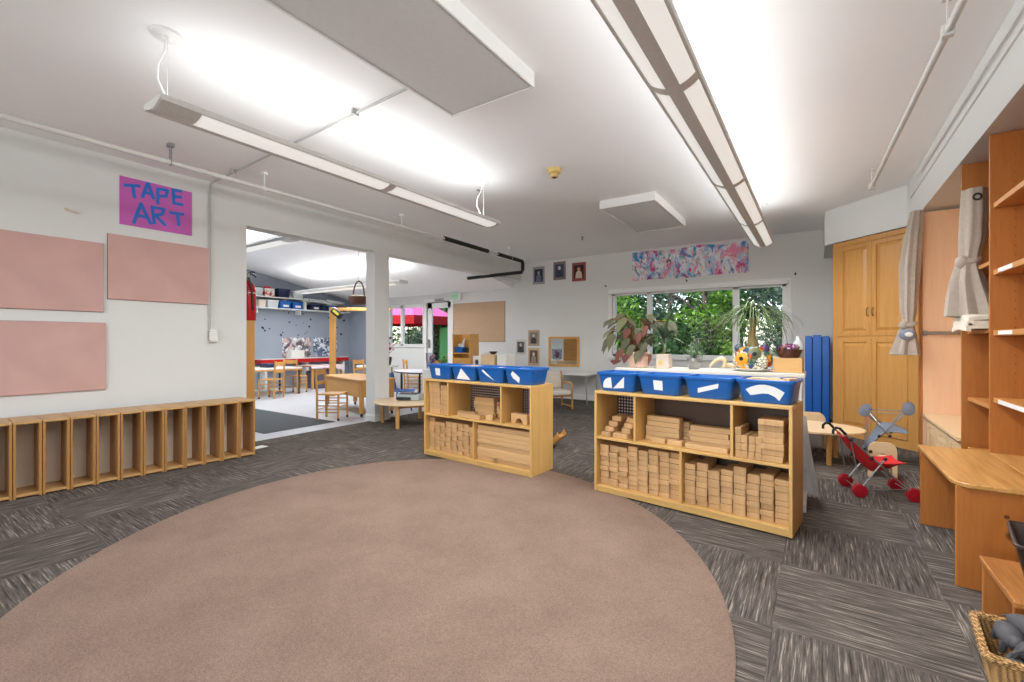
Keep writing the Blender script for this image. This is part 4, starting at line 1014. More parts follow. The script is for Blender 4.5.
t = thing('wicker_basket', 'woven wicker basket of dark grey toys in the right foreground', 'basket', (.672, 2.165, 0), R(-6))
def bring(s_, z): return [(px * s_, py * s_, z) for px, py in rrect(-.215, -.155, .215, .155, .03, 4)]
q = bmesh.new(); lp = [bring(.02, .002), bring(.80, .002), bring(.86, .03), bring(.94, .11), bring(1.0, .195), bring(.96, .195), bring(.90, .11), bring(.80, .015), bring(.02, .012)]
vs = [[q.verts.new(p) for p in L2] for L2 in lp]
for A, B in zip(vs, vs[1:]):
    for j in range(len(A)): q.faces.new((A[j], A[(j + 1) % len(A)], B[(j + 1) % len(A)], B[j]))
bmesh.ops.recalc_face_normals(q, faces=q.faces); m = MB(); m._merge(q); m.build('basket_body', M['wick'], t, True)
k = MB(); rim = rrect(-.212, -.152, .212, .152, .03, 10); per = []
for j in range(len(rim)):
    a, b = rim[j], rim[(j + 1) % len(rim)]; n_ = max(1, int(math.hypot(b[0] - a[0], b[1] - a[1]) / .012))
    for i in range(n_): per.append((a[0] + (b[0] - a[0]) * i / n_, a[1] + (b[1] - a[1]) * i / n_))
for ph in (0, 2 * PI / 3, 4 * PI / 3):
    k.tube([(x * (1 + .028 * math.cos(i * .75 + ph)), y * (1 + .04 * math.cos(i * .75 + ph)), .198 + .008 * math.sin(i * .75 + ph)) for i, (x, y) in enumerate(per)], .0075, 6, True)
k.build('braided_rim', M['wick'], t, True)
k = MB()
for i, (x, y) in enumerate(per[::3]):
    k.tube([(x * .83, y * .83, .01), (x * .90, y * .90, .07), (x * .965, y * .965, .14), (x * 1.01, y * 1.01, .195)], .004, 5)
k.build('wicker_stakes', M['wick'], t, True)
ry = random.Random(5)
for i, (x, y, z, r_) in enumerate(((-.11, .04, .165, .05), (.0, .06, .19, .055), (.11, .04, .18, .05), (-.03, -.05, .165, .055), (.09, -.06, .16, .05), (.03, .0, .12, .06), (-.11, -.06, .11, .05))):
    k = MB(); k.ball((0, 0, 0), (r_ * 1.25, r_ * .7, r_ * .62), seg=14, jit=.02); k.ball((r_ * 1.15, .0, r_ * .25), (r_ * .5, r_ * .42, r_ * .42), seg=12)
    for a_, b_ in ((-.6, -.4), (-.6, .4), (.6, -.4), (.6, .4)): k.tube([(a_ * r_, b_ * r_, -.1 * r_), (a_ * r_ * 1.15, b_ * r_ * 1.5, -.85 * r_)], [r_ * .24, r_ * .18], 8)
    k.tube([(-1.1 * r_, 0, .1 * r_), (-1.6 * r_, .1 * r_, -.3 * r_)], [r_ * .12, r_ * .05], 6)
    o = k.build('toy_animal', M['darkgrey'], smooth=True); o.location = (.60 + x * .55, 2.165 + y, z + .045); o.rotation_euler = (ry.uniform(-.3, .3), ry.uniform(-.3, .3), ry.uniform(0, 6))
    tag(o, 'dark grey toy animal heaped in the wicker basket', 'toy', 'dark toys in the wicker basket')
o = MB().ball((0, 0, 0), (.03, .02, .012)).build('green_toy', M['green'], smooth=True); o.location = (.63, 2.10, .262); tag(o, 'small green toy on top of the basket heap', 'toy')

# doll strollers
def stroller(name, label, cloth, wheelm, Mx):
    t = thing(name, label, 'doll stroller'); t.matrix_world = Mx
    hl, fw, rw = (-.11, .5), (.345, .05), (.0, .05)
    tb = MB(); hk = MB()
    for s_ in (-1, 1):
        yh, yf = .115 * s_, .135 * s_
        tb.tube([(hl[0], yh, hl[1]), (fw[0] - .01, yf, fw[1] + .01)], .0065, 8)
        tb.tube([(rw[0], yf, rw[1]), (.17, .125 * s_, .30)], .0055, 8)
        tb.tube([(rw[0], yf, rw[1]), (.33, yf, .09)], .0045, 6)
        hk.tube([(hl[0] + .03, yh, hl[1] - .03), (hl[0] - .01, yh, hl[1] + .015), (hl[0] - .035, yh, hl[1] + .02), (hl[0] - .055, yh, hl[1] - .0), (hl[0] - .055, yh, hl[1] - .03)], .010, 8)
        tb.tube([(hl[0] + .06, yh, hl[1] - .06), (.005, yf, .1)], .0045, 6)
    tb.tube([(.0, -.135, .055), (.0, .135, .055)], .004, 6); tb.tube([(.335, -.135, .06), (.335, .135, .06)], .004, 6)
    tb.tube([(.01, -.13, .07), (.15, .12, .28)], .0045, 6); tb.tube([(.01, .13, .07), (.15, -.12, .28)], .0045, 6)
    tb.build('frame', M['steel'], t, True); hk.build('handle', M['black'], t, True)
    k = MB()
    for s_ in (-1, 1):
        for (x, z) in ((.17, .30), (.085, .30), (-.05, .435)): k.ball((x, .125 * s_, z), (.015, .012, .015), seg=8)
    k.build('joint', M['black'], t, True)
    rows = []
    pth = [(-.07, .46, .02), (-.02, .41, .05), (.03, .36, .075), (.08, .31, .09), (.13, .27, .09), (.18, .265, .075), (.24, .27, .05), (.31, .285, .015)]
    for i, (x, z, sag) in enumerate(pth):
        rows.append([(x - .01 * (1 - abs(j - 4) / 4), .118 * (j - 4) / 4, z - sag * (1 - abs((j - 4) / 4) ** 2.5)) for j in range(9)])
    k = MB(); k.grid(rows, .004); k.build('seat_cloth', cloth, t, True)
    for wx in (0, .345):
        for s_ in (-1, 1):
            k = MB(); Mw = Matrix.Translation((wx, .14 * s_, .05)) @ Matrix.Rotation(R(90), 4, 'X')
            for o_ in (-.017, .007):
                k.lathe([(.012, o_), (.042, o_), (.05, o_ + .003), (.05, o_ + .010), (.042, o_ + .013), (.012, o_ + .013)], seg=20, M=Mw)
            k.lathe([(.01, -.02), (.01, .022)], seg=10, M=Mw); k.build('wheel', wheelm, t, True)
    return t
stroller('doll_stroller', 'red doll stroller standing on the carpet beside the toddler table', M['redcloth'], M['redwheel'], Matrix.Translation((.235, 4.53, 0)) @ Matrix.Rotation(R(16), 4, 'Z'))
stroller('doll_stroller', 'grey doll stroller tipped upside down against the corner cupboard', M['greycloth'], paint('grey_wheel', (112, 118, 132), .5),
    Matrix.Translation((.37, 5.90, .04)) @ Matrix.Rotation(R(180 - 8), 4, 'Z') @ Matrix.Rotation(R(-172), 4, 'Y') @ Matrix.Scale(.98, 4) @ Matrix.Translation((.11, 0, -.5)))

# toddler table and chairs
t = thing('toddler_table', 'low rounded birch toddler table near the red stroller', 'table', (-.06, 5.56, 0))
k = MB(); k.prism([(.46 * math.cos(a) * (1 if math.cos(a) > 0 else 1.1), .36 * math.sin(a)) for a in [2 * PI * j / 40 for j in range(40)]], .312, .335, 'Z', .004); k.build('tabletop', M['birch'], t)
for x, y in ((-.27, -.20), (.16, -.20), (-.27, .2), (.22, .18)): MB().tube([(x, y, 0), (x, y, .311)], [.022, .026], 12).build('leg', M['oakV'], t, True)
def toddler_chair(label, loc, rz, sc_=1.0):
    t = thing('toddler_chair', label, 'chair', loc, rz, 'small bentwood toddler chairs')
    MB().prism(rrect(-.125, -.13, .125, .13, .04, 4), .195, .212, 'Z', .004).build('seat', M['birch'], t)
    out = [(-.13, .0), (-.13, .30)] + [(-.13 + .07 * (1 - math.cos(R(a))), .30 + .10 * math.sin(R(a))) for a in (25, 50, 75, 90)] + [(.13 - .07 * (1 - math.cos(R(a))), .30 + .10 * math.sin(R(a))) for a in (90, 75, 50, 25)] + [(.13, .30), (.13, 0), (.09, 0), (.085, .19)] + [(.06 * math.cos(R(a)), .19 + .085 * math.sin(R(a))) for a in range(0, 181, 20)] + [(-.085, .19), (-.09, 0)]
    MB().prism(out, .115, .132, 'Y', .003).build('backrest', M['birch'], t)
    for s_ in (-1, 1): MB().prism([(-.125, 0), (-.09, 0), (-.08, .16), (.08, .16), (.085, 0), (.114, 0), (.114, .195), (-.125, .195)], s_ * .118 - .008, s_ * .118 + .008, 'X', .003).build('side_frame', M['birch'], t)
    t.scale = (sc_,) * 3
    return t
toddler_chair('pale toddler chair behind the low rounded table, beside the blue mats', (-.02, 6.02, 0), R(10))
toddler_chair('pale toddler chair with arched cutout, back turned, behind the red stroller', (.47, 5.22, 0), R(186), .78)

for i, (x, w_, h_) in enumerate(((-.096, .083, 1.272), (.005, .105, 1.285), (.107, .082, 1.268))):
    t = thing('folding_mat', ['blue folding gym mat standing on end, left of three', 'blue folding gym mat standing on end, widest middle one', 'blue folding gym mat standing on end, next to the corner cupboard'][i], 'mat', (x, 7.70, 0), 0, 'blue mats by the corner cupboard')
    n_ = 1; p_ = w_ / n_
    for j in range(n_): MB().box((-w_ / 2 + p_ * j + .001, .0, 0), (-w_ / 2 + p_ * (j + 1) - .001, .6, h_), .004).build('mat_panel', M['bluemat'], t)
    MB().box((w_ / 2 - .002, .012, .01), (w_ / 2 + .010, .59, h_ - .02), .004).build('mat_edge', M['navy'], t)

# ---------------------------------------------------------------- things on the back wall
t = thing('bulletin_board', 'plain brown paper-covered notice board on the back wall by the door', 'notice board', (-6.645, BY, 1.645))
MB().box((-.765, -.018, -.465), (.765, 0, .465), .004).build('board_face', M['cork'], t)
MB().box((-.768, -.006, -.468), (.768, 0, .468)).build('board_backing', M['darkgrey'], t)
t = thing('wall_mirror', 'oak-framed mirror on the back wall above the white chair', 'mirror', (-4.385, BY, .98))
k = MB(); hx, hz = .355, .31
for a, b in (((-hx, -hz), (-hx + .045, hz)), ((hx - .045, -hz), (hx, hz)), ((-hx + .045, -hz), (hx - .045, -hz + .045)), ((-hx + .045, hz - .045), (hx - .045, hz))): k.box((a[0], -.028, a[1]), (b[0], 0, b[1]), .004)
k.build('mirror_frame', M['oak'], t); MB().box((-hx + .04, -.012, -hz + .04), (hx - .04, -.004, hz - .04)).build('mirror_pane', M['mirror'], t)
def portrait(name, label, x, z, w_, h_, border, ground, body, face, group=None, framed=.0):
    t = thing(name, label, 'picture', (x, BY, z), 0, group)
    MB().box((-w_ / 2, -.012, -h_ / 2), (w_ / 2, 0, h_ / 2), .002).build('picture_card', border, t)
    iw, ih = w_ * .72, h_ * .72
    MB().box((-iw / 2, -.0135, -ih / 2), (iw / 2, -.0121, ih / 2)).build('picture_print', ground, t)
    k = MB(); k.prism([(-iw * .34, -ih * .48), (iw * .34, -ih * .48), (iw * .28, -ih * .05), (iw * .1, ih * .08), (-iw * .1, ih * .08), (-iw * .28, -ih * .05)], -.0146, -.0136, 'Y'); k.build('figure_shape', body, t)
    k = MB(); k.prism([(iw * .15 * math.cos(a), ih * .2 + ih * .15 * math.sin(a)) for a in [2 * PI * j / 16 for j in range(16)]], -.0150, -.0137, 'Y'); k.build('head_shape', face, t)
mk = lambda n_, c_: paint(n_, c_, .6, .12, 18)
pg = 'three pictures high on the back wall'
portrait('wall_picture', 'grey and dark picture high on the back wall, left of three', -4.99, 2.615, .29, .38, mk('pic_grey', (150, 152, 158)), mk('pic_dark', (44, 46, 60)), mk('pic_blue', (104, 112, 136)), mk('pic_pale', (156, 158, 164)), pg)
portrait('wall_picture', 'blue-grey picture in a brownish border high on the back wall, middle one', -4.485, 2.675, .29, .38, mk('pic_taupe', (126, 110, 108)), mk('pic_slate', (66, 72, 98)), mk('pic_ink', (52, 54, 78)), mk('pic_white', (196, 192, 186)), pg)
portrait('wall_picture', 'red-bordered picture high on the back wall, right of three', -4.04, 2.615, .31, .38, mk('pic_red', (150, 74, 66)), mk('pic_black', (44, 26, 26)), mk('pic_cream', (206, 190, 170)), mk('pic_skin', (214, 150, 120)), pg)
pg = 'small portrait photos beside the mirror'
portrait('portrait_photo', 'small pale portrait photo on the back wall, left of the upright pair', -5.45, 1.065, .25, .33, mk('ph_grey', (196, 190, 180)), mk('ph_dark', (88, 84, 82)), mk('ph_black', (52, 50, 52)), mk('ph_pale', (200, 184, 170)), pg)
portrait('portrait_photo', 'small brown-bordered portrait photo, upper of the pair beside the mirror', -5.115, 1.265, .28, .345, mk('ph_brown', (170, 146, 122)), mk('ph_mid', (120, 112, 106)), mk('ph_black2', (54, 48, 48)), mk('ph_light', (196, 180, 166)), pg)
portrait('portrait_photo', 'small oval-vignette portrait photo, lower of the pair beside the mirror', -5.115, .86, .28, .38, mk('ph_sepia', (192, 164, 132)), mk('ph_dkbrown', (96, 68, 52)), mk('ph_mid2', (150, 136, 124)), mk('ph_light2', (212, 194, 176)), pg)
bm_, nt, b_ = new_mat('watercolour'); col_ = None
for i, c_ in enumerate(((176, 192, 214), (228, 140, 170), (60, 140, 196), (236, 186, 160), (206, 70, 130), (120, 160, 160), (110, 92, 170), (44, 60, 90))):
    mp = nt.nodes.new('ShaderNodeMapping'); tc = nt.nodes.new('ShaderNodeTexCoord'); nt.links.new(tc.outputs['Object'], mp.inputs[0]); mp.inputs['Location'].default_value = (i * 3.7, 0, i * 1.9); mp.inputs['Rotation'].default_value = (0, .5, 0); mp.inputs['Scale'].default_value = (1.2, 1, .75)
    n_ = node(nt, 'ShaderNodeTexNoise', Scale=3.4 + i * .45, Detail=4, Roughness=.6, Distortion=1.2); nt.links.new(mp.outputs[0], n_.inputs['Vector'])
    k_ = ramp(nt, n_.outputs['Fac'], [(.52 + .012 * i, (0, 0, 0, 1)), (.60 + .012 * i, (1, 1, 1, 1))])
    col_ = mixc(nt, k_, col_ if col_ is not None else lin((222, 226, 230)), lin(c_))
nt.links.new(col_, b_.inputs['Base Color']); b_.inputs['Roughness'].default_value = .8
o = MB().grid([[(-.99 + 1.98 * i / 24, -.006 - .006 * math.sin(i * .9) * (z > 0), z + (.015 * math.sin(i * .55) if z > 0 else .01 * math.sin(i * .4))) for i in range(25)] for z in (-.265, -.1, .1, .27)], .003).build('painted_banner', bm_); o.location = (-1.93, BY - .004, 2.605)
tag(o, 'long multicoloured painted paper banner above the big window', 'banner')
for x, z, lb in ((-3.46, 2.28, 'small black wall hook at the upper left of the window'), (-1.93, 2.275, 'small black wall hook centred over the window'), (-.28, 2.26, 'small black wall hook at the upper right of the window')):
    k = MB(); k.lathe([(.016, 0), (.016, .008), (.006, .01)], seg=12, M=Matrix.Translation((0, 0, 0)) @ Matrix.Rotation(R(90), 4, 'X')); k.tube([(0, -.008, 0), (0, -.04, 0), (0, -.045, .03)], .006, 6)
    o = k.build('wall_hook', M['black'], smooth=True); o.location = (x, BY, z); tag(o, lb, 'hook')
o = MB().box((-.035, -.008, -.055), (.035, 0, .055), .003).build('wall_outlet', M['whitegloss']); o.location = (-3.73, BY, .40); tag(o, 'white wall outlet low on the back wall', 'outlet')
t = thing('exit_sign', 'white and pale green EXIT sign over the glass door', 'sign', (-7.31, BY, 2.285))
MB().box((-.16, -.06, -.09), (.16, 0, .09), .006).build('sign_box', M['whitegloss'], t)
MB().box((-.145, -.0615, -.075), (.08, -.06, .075)).build('sign_face', paint('pale_green_face', (176, 222, 188), .4, .03), t)
tx = bpy.data.curves.new('exit_text', 'FONT'); tx.body = 'EXIT'; tx.size = .085; tx.align_x = 'CENTER'; tx.align_y = 'CENTER'; tx.extrude = .0006
to = bpy.data.objects.new('exit_text', tx); C.objects.link(to)
dg = bpy.context.evaluated_depsgraph_get(); me = bpy.data.meshes.new_from_object(to.evaluated_get(dg)); bpy.data.objects.remove(to)
eo = bpy.data.objects.new('lettering', me); me.materials.clear(); me.materials.append(paint('exit_green', (120, 196, 146), .4)); C.objects.link(eo); eo.parent = t; eo.location = (-.033, -.0622, 0); eo.rotation_euler = (R(90), 0, 0)

# white table and armchair below the mirror
t = thing('white_table', 'white folding table with steel legs below the mirror', 'table', (-4.03, 8.12, 0))
MB().box((-.50, -.30, .545), (.50, .30, .575), .006).build('tabletop', M['whitegloss'], t)
for x, dx in ((-.42, -.03), (.42, .03)):
    for y in (-.24, .24): MB().tube([(x + dx, y, 0), (x, y, .545)], .013, 8).build('leg', M['steel'], t, True)
t = thing('armchair', 'small white-cushioned armchair with wooden arms below the mirror', 'chair', (-3.92, 7.22, 0), R(52))
MB().box((-.22, -.24, .24), (.22, .20, .33), .03, seg=3).build('seat_cushion', M['linen'], t, True)
MB().box((-.22, .14, .33), (.22, .22, .62), .03, M=Matrix.Translation((0, .17, .33)) @ Matrix.Rotation(R(-10), 4, 'X') @ Matrix.Translation((0, -.17, -.33)), seg=3).build('back_cushion', M['linen'], t, True)
for s_ in (-1, 1):
    x = .25 * s_; k = MB()
    k.tube([(x, -.22, 0), (x, -.22, .42), (x, -.18, .455), (x, .0, .46), (x, .2, .43)], .018, 8); k.tube([(x, .22, 0), (x, .2, .45), (x, .27, .64)], .018, 8); k.tube([(x, -.22, .04), (x, .22, .04)], .014, 8); k.tube([(x, -.22, .25), (x, .21, .25)], .014, 8)
    k.build('side_frame', M['oakV'], t, True)
k = MB(); k.tube([(-.25, -.18, .225), (.25, -.18, .225)], .012, 8); k.tube([(-.25, .18, .225), (.25, .18, .225)], .012, 8); k.build('stretcher', M['oakV'], t, True)

# low cabinet and the boxes on it, behind the plank shelf
t = thing('storage_cabinet', 'low birch cabinet behind the plank shelf, crowded with boxes', 'cabinet', (-5.55, 6.2, 0))
MB().box((0, 0, 0), (1.75, .42, .70), .004).build('carcass', M['birch'], t)
for i in range(3): MB().box((.02 + .575 * i, -.018, .05), (.575 + .575 * i, 0, .68), .004).build('door', M['birch'], t)
CBZ = .7005
t = thing('wooden_cubby_box', 'honey wooden desktop cubby box with open front, on the low cabinet', 'box', (-5.24, 6.33, CBZ))
k = MB()
for a, b in (((-.20, 0), (-.18, .62)), ((.18, 0), (.20, .62)), ((-.18, .0), (.18, .02)), ((-.18, .27), (.18, .29))): k.box((a[0], -.13, a[1]), (b[0], .13, b[1]), .002)
k.box((-.18, .11, .02), (.18, .13, .62)); k.build('box_shell', M['oak'], t); MB().box((-.18, -.13, .03), (.18, -.11, .20), .003).build('drawer_front', M['oak'], t)
o = MB().box((-.09, -.09, 0), (.09, .09, .10), .01).build('small_blue_tray', M['bluebin']); o.location = (-5.32, 6.31, CBZ + .2905); tag(o, 'small blue tray inside the honey wooden cubby box', 'tray')
k = MB(); k.ball((-.03, 0, .03), (.045, .04, .035), seg=10); k.tube([(.03, 0, 0), (.05, 0, .1), (.07, .01, .16)], [.03, .02, .006], 8); o = k.build('white_paper', M['label'], smooth=True); o.location = (-5.32, 6.31, CBZ + .3905); tag(o, 'crumpled white paper in the small blue tray', 'paper')
o = MB().box((-.06, -.08, 0), (.06, .08, .09), .006).build('black_box', M['black']); o.location = (-5.12, 6.31, CBZ + .2905); tag(o, 'small black box inside the honey wooden cubby box', 'box')
t = thing('clear_bin', 'clear plastic bin of pinkish things at the cabinet left end', 'bin', (-5.47, 6.02, 0)); t.location = (-5.82, 6.10, 0)
MB().box((-.12, -.16, 0), (.12, .16, .70), .01).build('stand', M['whitegloss'], t)
MB().lathe([(.10, .702), (.115, .72), (.13, .98), (.135, .985), (.125, .985), (.11, .73), (.01, .72)], seg=28).build('bin_body', glass_mat('clear_plastic', (.86, .88, .92, 1)), t, True)
k = MB(); [k.ball((rp.uniform(-.05, .05), rp.uniform(-.05, .05), .77 + .03 * j), .045, seg=8) for j in range(6)]; k.build('contents', patches('pinkish_bits', [(196, 150, 150), (120, 110, 160), (210, 196, 190), (150, 90, 100)], 30), t, True)
o = MB().box((-.14, -.12, 0), (.14, .12, .27), .004).build('cream_box', M['birch']); o.location = (-4.66, 6.32, CBZ); tag(o, 'cream carton standing on the low birch cabinet', 'box')
o = MB().box((-.10, -.12, 0), (.10, .12, .28), .004).build('white_box', M['whitegloss']); o.location = (-4.37, 6.34, CBZ); tag(o, 'white carton at the right end of the low birch cabinet', 'box')
o = MB().lathe([(.03, 0), (.035, .004), (.07, .04), (.075, .05), (.068, .048), (.03, .01), (.005, .008)], seg=20).build('dark_bowl', M['darkbrown'], smooth=True); o.location = (-4.62, 6.32, CBZ + .2705); tag(o, 'small dark bowl on top of the cream carton', 'bowl')
t = thing('framed_print', 'small black and white print leaning beside the cream carton', 'picture', (-4.93, 6.26, CBZ))
MB().box((-.09, 0, 0), (.09, .012, .24), .002).build('print_card', M['label'], t); MB().prism([(.04 * math.cos(a), .13 + .05 * math.sin(a)) for a in [2 * PI * j / 14 for j in range(14)]], -.001, 0, 'Y').build('print_motif', M['darkgrey'], t)
# rocker end behind the plank shelf
t = thing('wooden_rocker', 'honey wooden toy rocker showing behind the plank shelf', 'toy', (-2.535, 4.52, 0), R(8))
arcpts = [(-.18 + .36 * j / 12, .012 + .125 * ((j - 6) / 6) ** 2) for j in range(13)]
for y in (-.12, .10): MB().prism(arcpts + [(p[0] * .86, p[1] + .06) for p in arcpts[::-1]], y, y + .02, 'Y', .002).build('rocker_side', M['oak'], t)
for j in (1, 4, 8, 11): MB().box((arcpts[j][0] * .9 - .03, -.10, arcpts[j][1] + .02), (arcpts[j][0] * .9 + .03, .10, arcpts[j][1] + .035), .002).build('slat', M['oak'], t)

# ---------------------------------------------------------------- round table near the column
t = thing('round_table', 'low round birch table beside the white column', 'table', (-4.93, 4.68, 0))
MB().prism([(.5 * math.cos(2 * PI * j / 48), .5 * math.sin(2 * PI * j / 48)) for j in range(48)], .315, .338, 'Z', .005).build('tabletop', M['birch'], t)
k = MB(); k.box((-.25, -.25, .26), (.25, -.235, .314)); k.box((-.25, .235, .26), (.25, .25, .314)); k.box((-.25, -.235, .26), (-.235, .235, .314)); k.box((.235, -.235, .26), (.25, .235, .314)); k2 = k.build('apron', M['oak'], t); k2.rotation_euler = (0, 0, R(-24))
for a in (-66, 24, 114, 204): MB().tube([(.42 * math.cos(R(a)), .42 * math.sin(R(a)), 0), (.42 * math.cos(R(a)), .42 * math.sin(R(a)), .315)], [.026, .03], 14).build('leg', M['oakV'], t, True)
t = thing('desktop_printer', 'silver and black printer on the low round table', 'printer', (-4.97, 4.74, .3385), R(25))
MB().box((-.17, -.12, 0), (.17, .12, .085), .012, seg=2).build('printer_body', paint('silver_plastic', (170, 178, 176), .35), t)
MB().box((-.16, -.165, .015), (.05, -.12, .05), .006).build('paper_tray', M['black'], t); MB().box((-.15, -.10, .085), (.12, .08, .097), .005).build('lid', M['black'], t)
for i, (x, y, z, rz) in enumerate(((-5.13, 4.93, .339, .3), (-4.98, 5.0, .3425, -.2))):
    o = MB().grid([[(-.12 + .06 * a, -.16 + .08 * b, .004 * math.sin(a + b)) for a in range(5)] for b in range(5)], .002).build('paper_sheet', M['label']); o.location = (x, y, z + .004); o.rotation_euler = (0, 0, rz); tag(o, ['white paper sheet lying lowest on the round table', 'white paper sheet lying topmost on the round table'][i], 'paper')
# oval white table behind, blue chair
t = thing('activity_table', 'white-topped table with dark edge behind the blue chair', 'table', (-6.65, 6.75, 0))
MB().prism([(.75 * math.cos(2 * PI * j / 40), .5 * math.sin(2 * PI * j / 40)) for j in range(40)], .565, .59, 'Z', .003).build('tabletop', paint('lilac_white', (214, 212, 222), .35), t)
MB().tube([(.755 * math.cos(2 * PI * j / 40), .505 * math.sin(2 * PI * j / 40), .575) for j in range(40)], .014, 6, True).build('edge_band', M['black'], t, True)
for a in (40, 140, 220, 320): MB().tube([(.55 * math.cos(R(a)), .4 * math.sin(R(a)), 0), (.55 * math.cos(R(a)), .4 * math.sin(R(a)), .564)], .022, 10).build('leg', M['black'], t, True)
t = thing('blue_chair', 'blue moulded plastic child chair beyond the round table', 'chair', (-6.06, 5.58, 0), R(124))
rows = []
for z_, y_, w_ in ((.31, -.20, .17), (.30, -.10, .18), (.30, .08, .18), (.33, .15, .17), (.42, .18, .17), (.55, .21, .165), (.64, .22, .13)):
    rows.append([(w_ * (j - 4) / 4, y_ - .03 * (1 - abs(j - 4) / 4) * (z_ < .4) * 0 - .02 * (abs(j - 4) / 4) ** 2 * (z_ > .4), z_ + .025 * (abs(j - 4) / 4) ** 2 * (z_ < .4)) for j in range(9)])
MB().grid(rows, .012).build('seat_shell', M['bluebin'], t, True)
for x, y in ((-.16, -.17), (.16, -.17), (-.16, .14), (.16, .14)): MB().tube([(x * .85, y * .85, .30), (x * 1.1, y * 1.2, 0)], [.018, .014], 8).build('leg', M['bluebin'], t, True)

# ---------------------------------------------------------------- annex
o = MB().box((-8.95, 3.1, 0), (-5.93, 4.15, .008), .003).build('entrance_mat', M['mat']); tag(o, 'dark grey floor mat on the pale annex floor', 'mat')
def ladder_chair(label, loc, rz, s=1.0, group=None, base=None):
    if base: return copy_tree(base, loc, rz, label)
    t = thing('ladder_chair', label, 'chair', loc, rz, group); W, D, SH, BH = .17, .165, .40, .78
    MB().prism([(-W - .005, -D - .01), (W + .005, -D - .01), (W - .01, D), (-W + .01, D)], SH - .02, SH, 'Z', .004).build('seat', M['oak'], t)
    for x in (-1, 1):
        MB().tube([(x * W, -D, 0), (x * W, -D, SH - .02)], .017, 8).build('leg', M['oakV'], t, True)
        MB().tube([(x * (W - .01), D, 0), (x * (W - .01), D, SH), (x * (W - .01), D + .03, BH)], .018, 8).build('back_post', M['oakV'], t, True)
        MB().tube([(x * W, -D, .0), (x * W, -D, .03)], .019, 8).build('foot_cap', M['black'], t, True)
    for z, h in ((.53, .05), (.68, .08)): MB().box((-W + .02, D + .012, z), (W - .02, D + .026, z + h), .004).build('back_slat', M['oak'], t)
    k = MB()
    for z in (.12, .22, .30):
        for x in (-1, 1): k.tube([(x * W, -D, z), (x * (W - .01), D, z)], .009, 6)
    k.tube([(-W, -D, .2), (W, -D, .2)], .009, 6); k.tube([(-W, D, .16), (W, D, .16)], .009, 6); k.build('rungs', M['oakV'], t, True)
    return t
gch = 'wooden ladder-back chairs in the annex'
lc = ladder_chair('honey ladder-back chair at the deep oak desk, seen side-on', (-6.22, 4.30, 0), R(122), group=gch)
ladder_chair('honey ladder-back chair, back turned, at the left white annex table', (-9.55, 5.15, 0), R(-62), base=lc)
ladder_chair('honey ladder-back chair at the right end of the left white annex table', (-10.05, 5.98, 0), R(-155), base=lc)
ladder_chair('honey ladder-back chair tucked behind the left white annex table', (-10.55, 5.05, 0), R(60), base=lc)
ladder_chair('honey ladder-back chair behind the lilac-white table, nearer the column', (-7.62, 7.35, 0), R(150), base=lc)
ladder_chair('honey ladder-back chair behind the lilac-white table, nearer the door', (-7.10, 7.75, 0), R(170), base=lc)
ladder_chair('honey ladder-back chair between the post and the round annex table', (-8.55, 6.75, 0), R(100), base=lc)
# deep desk
t = thing('oak_desk', 'large oak desk with deep apron on castors, beside the column', 'desk', (-5.90, 4.56, 0), R(166))
MB().box((0, -.62, .565), (1.55, 0, .59), .004).build('desktop', M['oak'], t)
k = MB(); k.box((.05, -.04, .31), (1.5, -.02, .564), .003); k.box((.05, -.58, .31), (1.5, -.56, .564), .003); k.box((.03, -.56, .31), (.05, -.04, .564), .003); k.box((1.5, -.56, .31), (1.52, -.04, .564), .003); k.build('apron', M['oak'], t)
for x in (.05, 1.50):
    for y in (-.05, -.57): lg = MB().box((x - .03, y - .03, .06), (x + .03, y + .03, .564), .004).build('leg', M['oakV'], t); MB().ball((x, y, .032), (.032, .02, .032), seg=12).build('castor', M['black'], lg, True)
# left annex table
t = thing('annex_table', 'white rectangular table with wooden chairs at the annex left', 'table', (-10.25, 5.25, 0))
MB().box((-.45, -.75, .575), (.45, .75, .605), .005).build('tabletop', M['whitegloss'], t); MB().box((-.45, -.75, .545), (.45, .75, .574), .003).build('edge_frame', M['oak'], t)
for x in (-.4, .4):
    for y in (-.69, .69): MB().tube([(x, y, 0), (x, y, .545)], .022, 8).build('leg', M['darkbrown'], t, True)
o = MB().box((-.16, -.11, 0), (.16, .11, .09), .01).build('navy_tub', M['navy']); o.location = (-10.25, 5.45, .6055); tag(o, 'small navy tub standing on the white annex table', 'tub')
